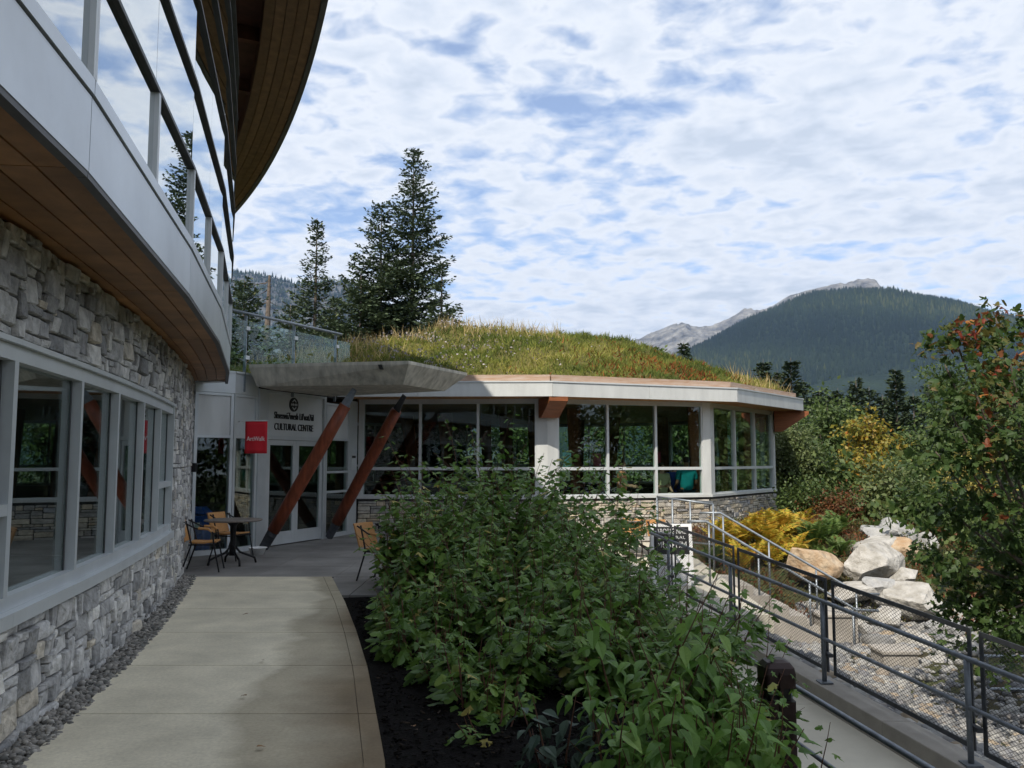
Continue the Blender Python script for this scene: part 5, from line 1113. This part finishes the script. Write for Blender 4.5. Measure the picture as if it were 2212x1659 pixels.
# far tree line at the right: shared meshes, each tree its own thing
CF = [spruce_mesh('far_crown', 16, 2.9, 30 + k, .55, .25, 'needles_far', power=(1.0, 1.15, .9)[k]) for k in range(3)]; TF = trunk_mesh(16, .3)
ORD = ['first', 'second', 'third', 'fourth', 'fifth', 'sixth', 'seventh', 'eighth', 'ninth', 'tenth', 'eleventh', 'twelfth', 'thirteenth', 'fourteenth', 'fifteenth', 'sixteenth', 'seventeenth', 'eighteenth', 'nineteenth', 'twentieth']
fc = [(1615, 812, 58, 10), (1652, 775, 60, 13), (1682, 800, 63, 12), (1712, 772, 62, 15), (1738, 820, 70, 13), (1772, 838, 62, 14), (1812, 838, 74, 15), (1852, 815, 68, 16), (1880, 834, 78, 16), (1908, 852, 70, 14), (1938, 798, 66, 17), (1975, 848, 72, 15), (2010, 826, 80, 17), (2052, 868, 76, 15), (2100, 842, 82, 16), (2150, 860, 80, 15), (2200, 838, 84, 16), (1632, 832, 67, 12), (1697, 832, 72, 13), (1792, 852, 74, 14)]; fc.sort()
for k, (px, top, Y, H) in enumerate(fc):
    zt_ = pxZ(top, Y); s = H / 16 * 1.15; tree_obj('conifer_tree', ORD[k] + ' dark conifer from the pavilion in the far tree line', pxX(px, Y), Y, zt_ - 16 * s, CF[k % 3], TF, s, k * 1.7, group='far conifer tree line')
r_ = np.random.default_rng(8)
for k in range(40):
    Y = r_.uniform(84, 120); px = r_.uniform(1600, 2330); top = r_.uniform(842, 925); s = r_.uniform(.9, 1.25); zt_ = pxZ(top, Y)
    tree_obj('conifer_tree', 'dark conifer in the dense wood behind the far tree line', pxX(px, Y), Y, zt_ - 16 * s, CF[k % 3], TF, s, k * 2.3, group='dense wood behind the tree line')
tree_obj('conifer_tree', 'small dark spruce standing above the right slope of the green roof', pxX(1480, 58), 58, pxZ(735, 58) - 12, CF[0], TF, .75, 1)
for k in range(34):       # the wood behind the viewer that the windows mirror
    az = R(37 + 175 * k / 33); d_ = (32, 38, 45)[k % 3] + r_.uniform(-1.5, 1.5); s = r_.uniform(1.05, 1.25) if az > R(140) else r_.uniform(.8, .95); x_, y_ = math.sin(az) * d_, math.cos(az) * d_
    tree_obj('conifer_tree', 'dark conifer of the wood across the grounds, mirrored in the pavilion windows', x_, y_, -3.5, CF[k % 3], TF, s, k, group='wood mirrored in the windows')

def broad_arrays(blobs, n, leaf, seed, clump=.30, per=46):
    """blobs: (x, y, z, rx, ry, rz); leaves sit in clumps near the blob surfaces"""
    r = np.random.default_rng(seed); vol = np.array([b[3] * b[4] * b[5] for b in blobs]) ** (2 / 3); vol = vol / vol.sum(); P, O = [], []
    nc = max(1, n // per)
    for b, f in zip(blobs, vol):
        m = max(2, int(nc * f)); d = r.normal(size=(m, 3)); d /= np.linalg.norm(d, axis=1, keepdims=True); c = np.array(b[:3]) + d * np.array(b[3:]) * r.uniform(.45, 1.05, (m, 1))
        p = np.repeat(c, per, 0) + r.normal(0, clump, (m * per, 3)) * [1, 1, .7]; P.append(p); O.append(unit(p - np.array(b[:3]) + r.normal(0, .4, p.shape)))
    P, O = np.concatenate(P), np.concatenate(O); n = len(P)
    d = unit(O * .7 + r.normal(0, .6, (n, 3)) + [0, 0, -.35]); up = unit(O * .5 + [0, 0, .8] + r.normal(0, .45, (n, 3)))
    return P, d, up, leaf * r.uniform(.65, 1.25, n)
def broad_mesh(name, blobs, n, leaf, seed, m, tmpl=RHOMB, clump=.3, vfun=None, aspect=.62):
    P, d, up, s = broad_arrays(blobs, n, leaf, seed, clump); v = np.clip(rng.normal(.45, .25, len(P)), 0, 1) if vfun is None else vfun(P)
    V, F_ = scatter_arrays(tmpl[0], tmpl[1], P, d, up, np.stack([s * aspect, s, s], -1) if tmpl is RHOMB else s); o = np_mesh(name, V, F_, m, v=np.repeat(v, len(tmpl[0]))); me = o.data; bpy.data.objects.remove(o); return me
def limbs_mesh(blobs, r0, base=(0, 0, -.4), fork=.3, ext=.3):
    b = MB(); zt_ = max(q[2] for q in blobs); fk = Vector((base[0], base[1], base[2] + (zt_ - base[2]) * fork)); b.tube([base, fk, fk + Vector((0, 0, .3))], [r0, r0 * .75, r0 * .6], 8)
    for q in blobs: e = Vector(q[:3]); m_ = fk.lerp(e, .5) + Vector((0, 0, -.08 * (e - fk).length)); b.tube([fk, m_, e, e + (e - m_) * ext], [r0 * .5, r0 * .32, r0 * .18, .006], 6)
    me = b.mesh('trunk'); me.materials.append(M['bark']); me.shade_smooth(); return me
def rand_blobs(h, wd, n, seed, low=.25):
    r = np.random.default_rng(seed); out = []
    for k in range(n):
        f = r.uniform(low, .92); rr = wd * .5 * math.sin(min(1, (f + .12)) * math.pi * .9) * r.uniform(.2, .75); a = r.uniform(0, 6.28); q = wd * r.uniform(.16, .27)
        out.append((math.cos(a) * rr, math.sin(a) * rr, h * f, q, q, q * r.uniform(.8, 1.3)))
    out.append((0, 0, h * .9, wd * .14, wd * .14, h * .1)); return out
def broadleaf(name, label, px, top, bot, Y, wpx, m, seed, n=6000, leaf=.14, nb=14, group=None, low=.2, cat='tree', clump=.28):
    z0 = pxZ(bot, Y); h = pxZ(top, Y) - z0; wd = wpx / 1850 * Y; bl = rand_blobs(h, wd, nb, seed, low); t = thing(name, label, cat, (pxX(px, Y), Y, z0), group)
    rigid(bpy.data.objects.new('crown', broad_mesh('crown', bl, n, leaf, seed, m, clump=clump)), t); rigid(bpy.data.objects.new('trunk', limbs_mesh(bl, max(.03, h * .018))), t); return t
broadleaf('willow_tree', 'pale green willow beside the right end of the pavilion', 1722, 918, 1110, 30, 125, 'leaf_willow', 1, 9000, .12)
broadleaf('maple_tree', 'young yellow and orange maple in front of the conifers', 1868, 905, 1130, 33, 170, 'leaf_yellow', 2, 3600, .19, 16, clump=.24)
broadleaf('alder_tree', 'grey green leafy tree right of the yellow maple', 1965, 935, 1120, 38, 160, 'leaf_green', 3, 7000, .17)
broadleaf('alder_tree', 'tall green leafy tree behind the reddish maple branches', 2065, 800, 1100, 46, 240, 'leaf_green', 4, 9000, .22, 18)
broadleaf('alder_tree', 'tall leafy tree at the right edge behind the reddish maple', 2180, 780, 1100, 50, 230, 'leaf_green', 5, 8000, .24, 16)
broadleaf('gold_shrub', 'bright golden leafed shrub seen through the maple branches', 2108, 968, 1130, 24, 130, 'leaf_gold', 6, 4200, .12, 10, cat='shrub')
broadleaf('alder_tree', 'green sapling with pale trunk above the boulder pile', 1915, 1015, 1170, 23, 130, 'leaf_willow', 7, 3600, .14, 12, low=.35)
broadleaf('leafy_shrub', 'red tinged shrub between the willow and the pale trunk sapling', 1812, 1075, 1160, 23, 140, 'leaf_red', 8, 4200, .09, 12, cat='shrub')
broadleaf('leafy_shrub', 'green shrub below the willow, behind the ferns', 1738, 1060, 1150, 24, 130, 'leaf_green', 9, 4200, .10, 12, cat='shrub')
broadleaf('leafy_shrub', 'wide green shrub right of the boulder pile', 2000, 1060, 1190, 22, 150, 'leaf_green', 10, 4200, .12, 12, cat='shrub')
broadleaf('leafy_shrub', 'dark green shrub behind the lower right boulders', 2120, 1120, 1290, 20, 170, 'leaf_green', 11, 4600, .11, 12, cat='shrub')
broadleaf('leafy_shrub', 'green shrub in the far right corner behind the lower railing', 2190, 1330, 1480, 14.5, 170, 'leaf_green', 12, 3600, .09, 10, cat='shrub')
broadleaf('birch_tree', 'small leafy tree standing above the right slope of the green roof', 1412, 752, 1000, 55, 75, 'leaf_green', 13, 4200, .3, 10)
for k, (px, top, Y) in enumerate(((1650, 905, 50), (1800, 960, 45), (1890, 985, 40), (2040, 960, 40), (1690, 1010, 36), (1985, 1010, 30), (2240, 900, 40), (1780, 1010, 30))):
    broadleaf('leafy_shrub', ORD[k] + ' rounded green bush planted in the undergrowth below the far conifers', px, top, 1150, Y, 190, 'leaf_green', 40 + k, 3200, .22, 10, 'undergrowth bushes', cat='shrub', clump=.4)
bl = rand_blobs(6.5, 6, 16, 77, .1); gm = broad_mesh('crown', bl, 5200, .26, 77, 'leaf_green', clump=.42); gt = limbs_mesh(bl, .12)
for k, (x_, y_) in enumerate(((-13, 44), (-8.5, 41), (-4.2, 42.5), (.2, 41), (4.5, 43), (8.5, 41.5), (12.5, 40), (16.5, 44))):
    tree_obj('leafy_tree', ORD[k] + ' green leafy tree from the left behind the pavilion, through its windows', x_, y_, -1.2, gm, gt, .8 + .1 * (k % 3), k * 1.3, group='leafy trees behind the pavilion')

for k in range(22):
    az = R(40 + 172 * k / 21); d_ = 36 + 5 * (k % 2); tree_obj('leafy_tree', 'green leafy tree of the wood across the grounds, mirrored in the windows', math.sin(az) * d_, math.cos(az) * d_, -4.0, gm, gt, 1.75, k * 1.9, group='leafy wood mirrored in the windows')
for k, (x_, y_) in enumerate(((25, 31.5), (28.5, 37), (33, 40), (37, 45), (30, 33), (36, 37), (33, 48.5), (42, 48))):
    tree_obj('leafy_tree', 'green leafy tree of the wood across the grounds, mirrored in the windows', x_, y_, -7.0, gm, gt, 1.9, k * 1.9, group='leafy wood mirrored in the windows')
# reddish maple at the right, close to the railing
mt = thing('maple_tree', 'reddish green maple leaning in at the right edge', 'tree', (6.35, 10.3, -1.6))
mb_ = []
r_ = np.random.default_rng(5)
for px, py, rad in ((2075, 742, 62), (2052, 800, 45), (2165, 700, 60), (2190, 790, 90), (2110, 850, 70), (2060, 905, 55), (2160, 930, 95), (2025, 985, 50), (2100, 1030, 75), (2185, 1060, 90), (2025, 1090, 65), (2110, 1140, 90), (2040, 1200, 65), (2180, 1190, 95), (2085, 1270, 80), (2030, 1290, 45), (2160, 1310, 80), (2100, 1370, 60), (2190, 1390, 50), (2250, 950, 120), (2270, 1200, 130)):
    Y = 10.2 + r_.uniform(-.7, .9); s = Y / 1850; mb_.append(((px - 1106) * s - 6.35, Y - 10.3, 1.7 - (py - 995) * s + 1.6, rad * s, rad * s * 1.2, rad * s))
P, d, up, s = broad_arrays(mb_, 6000, .125, 55, .105, 24); rel = np.clip((P[:, 2] - 3.2) / 2.2, 0, 1); hue = np.sin(P[:, 0] * 5.1 + 2 * np.sin(P[:, 2] * 3.3)) * np.sin(P[:, 2] * 4.3 + P[:, 1] * 3); vv = np.clip(.28 + .42 * rel * (hue > -.3) + .34 * np.maximum(hue - .45, 0) / .55 + rng.normal(0, .13, len(P)), 0, 1)
def leaves_part(t, P, d, up, s, vv, tmpl, m, nind, key):
    """the nind leaves nearest the viewer as parts, the rest as one part"""
    o_ = np.argsort(key); i1, i2 = o_[:nind], o_[nind:]
    for k in i1:
        me = LEAFM.setdefault((m, round(vv[k] * 5)), None)
        if me is None:
            me = bpy.data.meshes.new('leaf'); me.from_pydata([tuple(q) for q in tmpl[0]], [], [tuple(int(c) for c in f) for f in tmpl[1]]); me.update(); me.materials.append(M[m])
            a = me.attributes.new('v', 'FLOAT', 'POINT'); a.data.foreach_set('value', np.full(len(tmpl[0]), round(vv[k] * 5) / 5, np.float32)); LEAFM[(m, round(vv[k] * 5))] = me
        dd = Vector(d[k]).normalized(); x = dd.cross(Vector(up[k])).normalized(); z = x.cross(dd); mtx = Matrix((x, dd, z)).transposed().to_4x4(); mtx = Matrix.Translation(Vector(P[k])) @ mtx @ Matrix.Scale(float(s[k]), 4)
        o = bpy.data.objects.new('leaf', me); C.objects.link(o); o.parent = t; o.matrix_local = mtx
    if len(i2):
        V, F_ = scatter_arrays(tmpl[0], tmpl[1], P[i2], d[i2], up[i2], s[i2]); o = np_mesh('foliage', V, F_, m, v=np.repeat(vv[i2], len(tmpl[0]))); o.parent = t; o['kind'] = 'stuff'
LEAFM = {}
inview = (P[:, 0] + 6.35) / (P[:, 1] + 10.3) < .61
leaves_part(mt, P, d, up, s, vv, LOBED, 'leaf_maple', 300, np.where(inview, P[:, 1], 50))
rigid(bpy.data.objects.new('trunk', limbs_mesh(mb_, .06, (.25, .2, -.3), .42, .05)), mt)

# lobed shrubs in the bed
SHN = [0]
def shrub(x, y, h, nst, label, leaf=(.115, .175), m='leaf_shrub', tmpl=LOBED, nind=50, group='lobed leaf shrubs in the bed', spread=.42, node=.068, name='currant_shrub', fill=1.0, lean=.22):
    SHN[0] += 1; r = np.random.default_rng(100 + SHN[0]); z0 = float(gz(x, y)); t = thing(name, label, 'shrub', (x, y, z0), group); b = MB(); P, D_, U, S = [], [], [], []
    def cane(p0, dirv, L_, r0, n0=.12):
        pts = [Vector(p0)]; dv = Vector(dirv).normalized(); n = max(3, int(L_ / .14)); bend = Vector((r.normal(0, .05), r.normal(0, .05), .04))
        for k in range(n): dv = (dv + bend + Vector(r.normal(0, .035, 3))).normalized(); pts.append(pts[-1] + dv * (L_ / n))
        b.tube(pts, [r0 * (1 - .75 * k / n) for k in range(n + 1)], 5)
        m_ = int(L_ * (1 - n0) / node); az = r.uniform(0, 6.28)
        for k in range(m_):
            f = n0 + (1 - n0) * (k + .5) / m_; i = min(int(f * n), n - 1); p = pts[i].lerp(pts[i + 1], f * n - i); az += 2.4 + r.normal(0, .4)
            for q in range(2 if f < .8 else 1):
                a = az + q * 3.0 + r.normal(0, .3); o_ = np.array([math.cos(a), math.sin(a), 0]); pl = r.uniform(.03, .10) * (1.1 - .7 * f); sz = r.uniform(*leaf) * (1.0 if f < .75 else 1.0 - 1.9 * (f - .75))
                P.append(np.array(p) + o_ * pl + [0, 0, pl * .3]); D_.append(o_ + [0, 0, r.uniform(-1.0, .1)]); U.append(np.array([0, 0, 1.]) + o_ * r.uniform(.1, 1.0) + r.normal(0, .25, 3)); S.append(max(sz, .03))
        return pts
    for k in range(nst):
        a = r.uniform(0, 6.28); q = r.uniform(0, 1) ** .5 * spread; p0 = (math.cos(a) * q * .55, math.sin(a) * q * .55, -.05); dv = (math.cos(a) * lean * q / spread + r.normal(0, .06), math.sin(a) * lean * q / spread + r.normal(0, .06), 1)
        L_ = h * r.uniform(.62, 1.06) * (1.22 if k < 3 else 1); pts = cane(p0, dv, L_, .0085)
        for j in range(2): 
            if r.random() < .6 * fill: i = r.integers(1, max(2, len(pts) * 2 // 3)); aa = r.uniform(0, 6.28); cane(pts[i], (math.cos(aa) * .9, math.sin(aa) * .9, .55), L_ * r.uniform(.18, .38), .005, .2)
    P, D_, U, S = np.array(P), np.array(D_), np.array(U), np.array(S); vv = np.clip(rng.normal(.42, .22, len(P)) + .5 * (rng.random(len(P)) > .985), 0, 1)
    me = b.mesh('stems'); me.materials.append(M['redstem']); so_ = bpy.data.objects.new('stems', me); rigid(so_, t); so_['kind'] = 'stuff'
    leaves_part(t, P, D_, U, S, vv, tmpl, m, min(nind, len(P)), (P[:, 1] + y) - .8 * P[:, 2])
    return t
rows = {'back': [(-1.0, 12.35, 1.52), (-.25, 12.6, 1.72), (.55, 12.65, 1.75), (1.25, 12.2, 1.85)], 'third': [(-1.4, 11.5, 1.05), (-.75, 10.9, 1.25), (.15, 11.1, 1.42), (.95, 10.9, 1.6), (1.6, 10.7, 1.12)],
        'second': [(-1.05, 9.7, 1.0), (-.3, 9.4, 1.05), (.5, 9.4, 1.2), (1.25, 9.1, 1.45), (1.8, 9.0, 1.2)], 'front': [(-.55, 8.2, .78), (.2, 8.0, .85), (.9, 7.8, 1.0), (1.5, 7.5, 1.2), (1.9, 7.7, 1.1)], 'fringe': [(-1.12, 8.8, .55), (-.85, 7.7, .45), (-.45, 6.9, .42), (-.15, 6.25, .36)], 'nearest': [(.05, 6.7, .6), (.65, 6.55, .72), (1.2, 6.4, .85), (1.55, 6.3, .72)]}
for rn, L_ in rows.items():
    for k, (x, y, h) in enumerate(L_):
        shrub(x, y, h * (1.48 if rn in ('back', 'third') else 1.25), 17, '%s shrub from the path in the %s row of lobed leaf shrubs' % (ORD[k], rn), nind=60 if rn in ('front', 'nearest') else 40)
shrub(-.15, 5.75, .30, 5, 'small low shrub with few leaves at the front of the dark bed', nind=40, lean=.9)
# bright dogwood in the foreground
DG = 'bright green dogwood in the foreground'
for k, (x, y, h, lab) in enumerate(((.58, 4.55, .62, 'bright green dogwood seedling nearest the path, foreground'), (.82, 4.25, .60, 'bright green dogwood clump lowest in the foreground'), (1.02, 4.6, .78, 'bright green dogwood clump in the middle foreground'), (1.18, 4.7, .62, 'bright green dogwood clump in the foreground nearest the ramp'), (.80, 5.3, 1.05, 'tall thin dogwood shoot rising behind the bright foreground clump'))):
    shrub(x, y, h, 11 if k < 4 else 3, lab, (.085, .14), 'leaf_bright', OVATE, 150, DG, .34, .062, 'dogwood_shrub', .6, .35)
shrub(.30, 5.05, .5, 7, 'blue green spiky leafed shrub beside the foreground dogwoods', (.08, .12), 'leaf_blue', OVATE, 60, None, .25, .06, 'holly_shrub', .6, .4)
shrub(1.78, 5.25, .62, 2, 'thin sapling with paired leaves in front of the ramp', (.12, .17), 'leaf_bright', OVATE, 40, None, .12, .13, 'sapling', 0, .1)
shrub(2.0, 6.1, .75, 6, 'dark lobed shrub at the ramp edge below the bollard', (.09, .13), 'leaf_shrub', LOBED, 60, None, .3, .08, 'currant_shrub', .5, .4)
shrub(2.38, 5.6, .72, 2, 'small feathery leafed sapling at the bottom edge before the ramp', (.08, .12), 'leaf_shrub', OVATE, 40, None, .12, .05, 'sapling', .8, .3)

# ferns
def frond_mesh(m, seed, L_=.85):
    r = np.random.default_rng(seed); n = 24; V, F_, vv = [], [], []; pts = []
    for k in range(n + 1): f = k / n; pts.append(np.array([L_ * (.75 * f + .1 * f * f) * .75, 0, L_ * (.95 * f - .55 * f ** 2.4)]))
    for k in range(1, n):
        f = k / n; ln = .21 * L_ * math.sin(min(1, f * 1.15 + .12) * math.pi) ** .8 * (1.05 - .3 * f) + .015; tg = pts[k + 1] - pts[k]; tg /= np.linalg.norm(tg)
        for sg in (-1, 1):
            dv = unit((np.array([0, sg, 0]) + tg * .45 - np.array([0, 0, .18]) + r.normal(0, .06, 3))[None])[0]; a, c = scatter_arrays(*RHOMB, pts[k][None], dv[None], np.cross(dv, tg)[None] * sg, np.array([[.034 * L_, ln, ln]])); F_.append(c + len(V) * 4); V.append(a); vv += [np.clip(.15 + .7 * r.random(), 0, 1)] * 4
    o = np_mesh('frond', np.concatenate(V), np.concatenate(F_), m, v=np.array(vv)); me = o.data; bpy.data.objects.remove(o); return me
FRY = [frond_mesh('fern', k) for k in range(3)]; FRG = [frond_mesh('fern_green', 9 + k) for k in range(2)]
r_ = np.random.default_rng(6)
fern_at = [(4.75, 19.6, 1.15, 0), (5.25, 19.9, 1.25, 0), (5.75, 19.7, 1.3, 0), (6.25, 20.1, 1.25, 0), (6.75, 20.6, 1.1, 0), (5.0, 18.8, .95, 0), (5.6, 18.9, 1.0, 0), (6.2, 19.1, 1.0, 0), (6.9, 19.7, 1.0, 1), (7.4, 20.2, .95, 1), (7.9, 20.9, .9, 1), (4.4, 18.9, .9, 1), (6.7, 18.9, .75, 1), (7.3, 19.3, .75, 1)]
cy_, cg_ = 0, 0
for x, y, s, g_ in fern_at:
    if g_: lab = ORD[cg_] + ' green fern clump from the landing fence, at the foot of the pavilion'; cg_ += 1
    else: lab = ORD[cy_] + ' yellow and orange fern clump listed from the landing fence'; cy_ += 1
    t = thing('fern', lab, 'fern', (x, y, float(gz(x, y)) + .02), 'ferns by the pavilion'); ms = FRG if g_ else FRY
    for k in range(15):
        o = bpy.data.objects.new('frond', ms[k % len(ms)]); rigid(o, t); o.rotation_euler = (r_.normal(0, .12), r_.uniform(-.5, .15), k * 2.4 + r_.normal(0, .2)); q = s * 1.25 * r_.uniform(.7, 1.1); o.scale = (q, q, q)
# low ground cover round the ferns
n_ = 26000; X = rng.uniform(4.0, 11, n_); Y = rng.uniform(16.9, 23.5, n_); k = (poly_dist(X, Y, PW) < -.25) & (gz(X, Y) > -1.55) & ((X > 5.4) | (Y > 17.3)) & (np.sin(X * 2.1 + 1) * np.sin(Y * 1.7) + rng.normal(0, .4, n_) > -.35); X, Y = X[k], Y[k]; n_ = len(X)
P = np.stack([X, Y, gz(X, Y) + rng.uniform(0, .22, n_)], -1)
leafmat('heather', [(0, (.055, .075, .022)), (.35, (.10, .10, .03)), (.6, (.14, .06, .025)), (.85, (.17, .045, .022)), (1, (.20, .12, .03))], .25)
o = scatter('ground_cover', RHOMB, P, unit(rand_dirs(n_) + [0, 0, .8]), rand_dirs(n_), np.stack([rng.uniform(.02, .04, n_), rng.uniform(.05, .12, n_), np.full(n_, .1)], -1), 'heather', v=np.clip(.5 + .3 * np.sin(X * 1.9 + .6 * Y) + rng.normal(0, .18, n_), 0, 1))
tag(o, 'low rust red and green ground cover between ferns and boulders', 'ground cover', kind='stuff')
# undergrowth on the falling ground at the right
n_ = 30000; X = rng.uniform(8.5, 34, n_); Y = rng.uniform(16, 60, n_); k = (Y > 16 + .2 * X); X, Y = X[k], Y[k]; n_ = len(X)
o = scatter('undergrowth', RHOMB, np.stack([X, Y, gz(X, Y) + rng.uniform(0, .7, n_)], -1), unit(rand_dirs(n_) + [0, 0, .5]), rand_dirs(n_), np.stack([rng.uniform(.08, .16, n_), rng.uniform(.14, .3, n_), np.full(n_, .2)], -1), 'leaf_green')
tag(o, 'green undergrowth on the slope below the far tree line', 'undergrowth', kind='stuff')
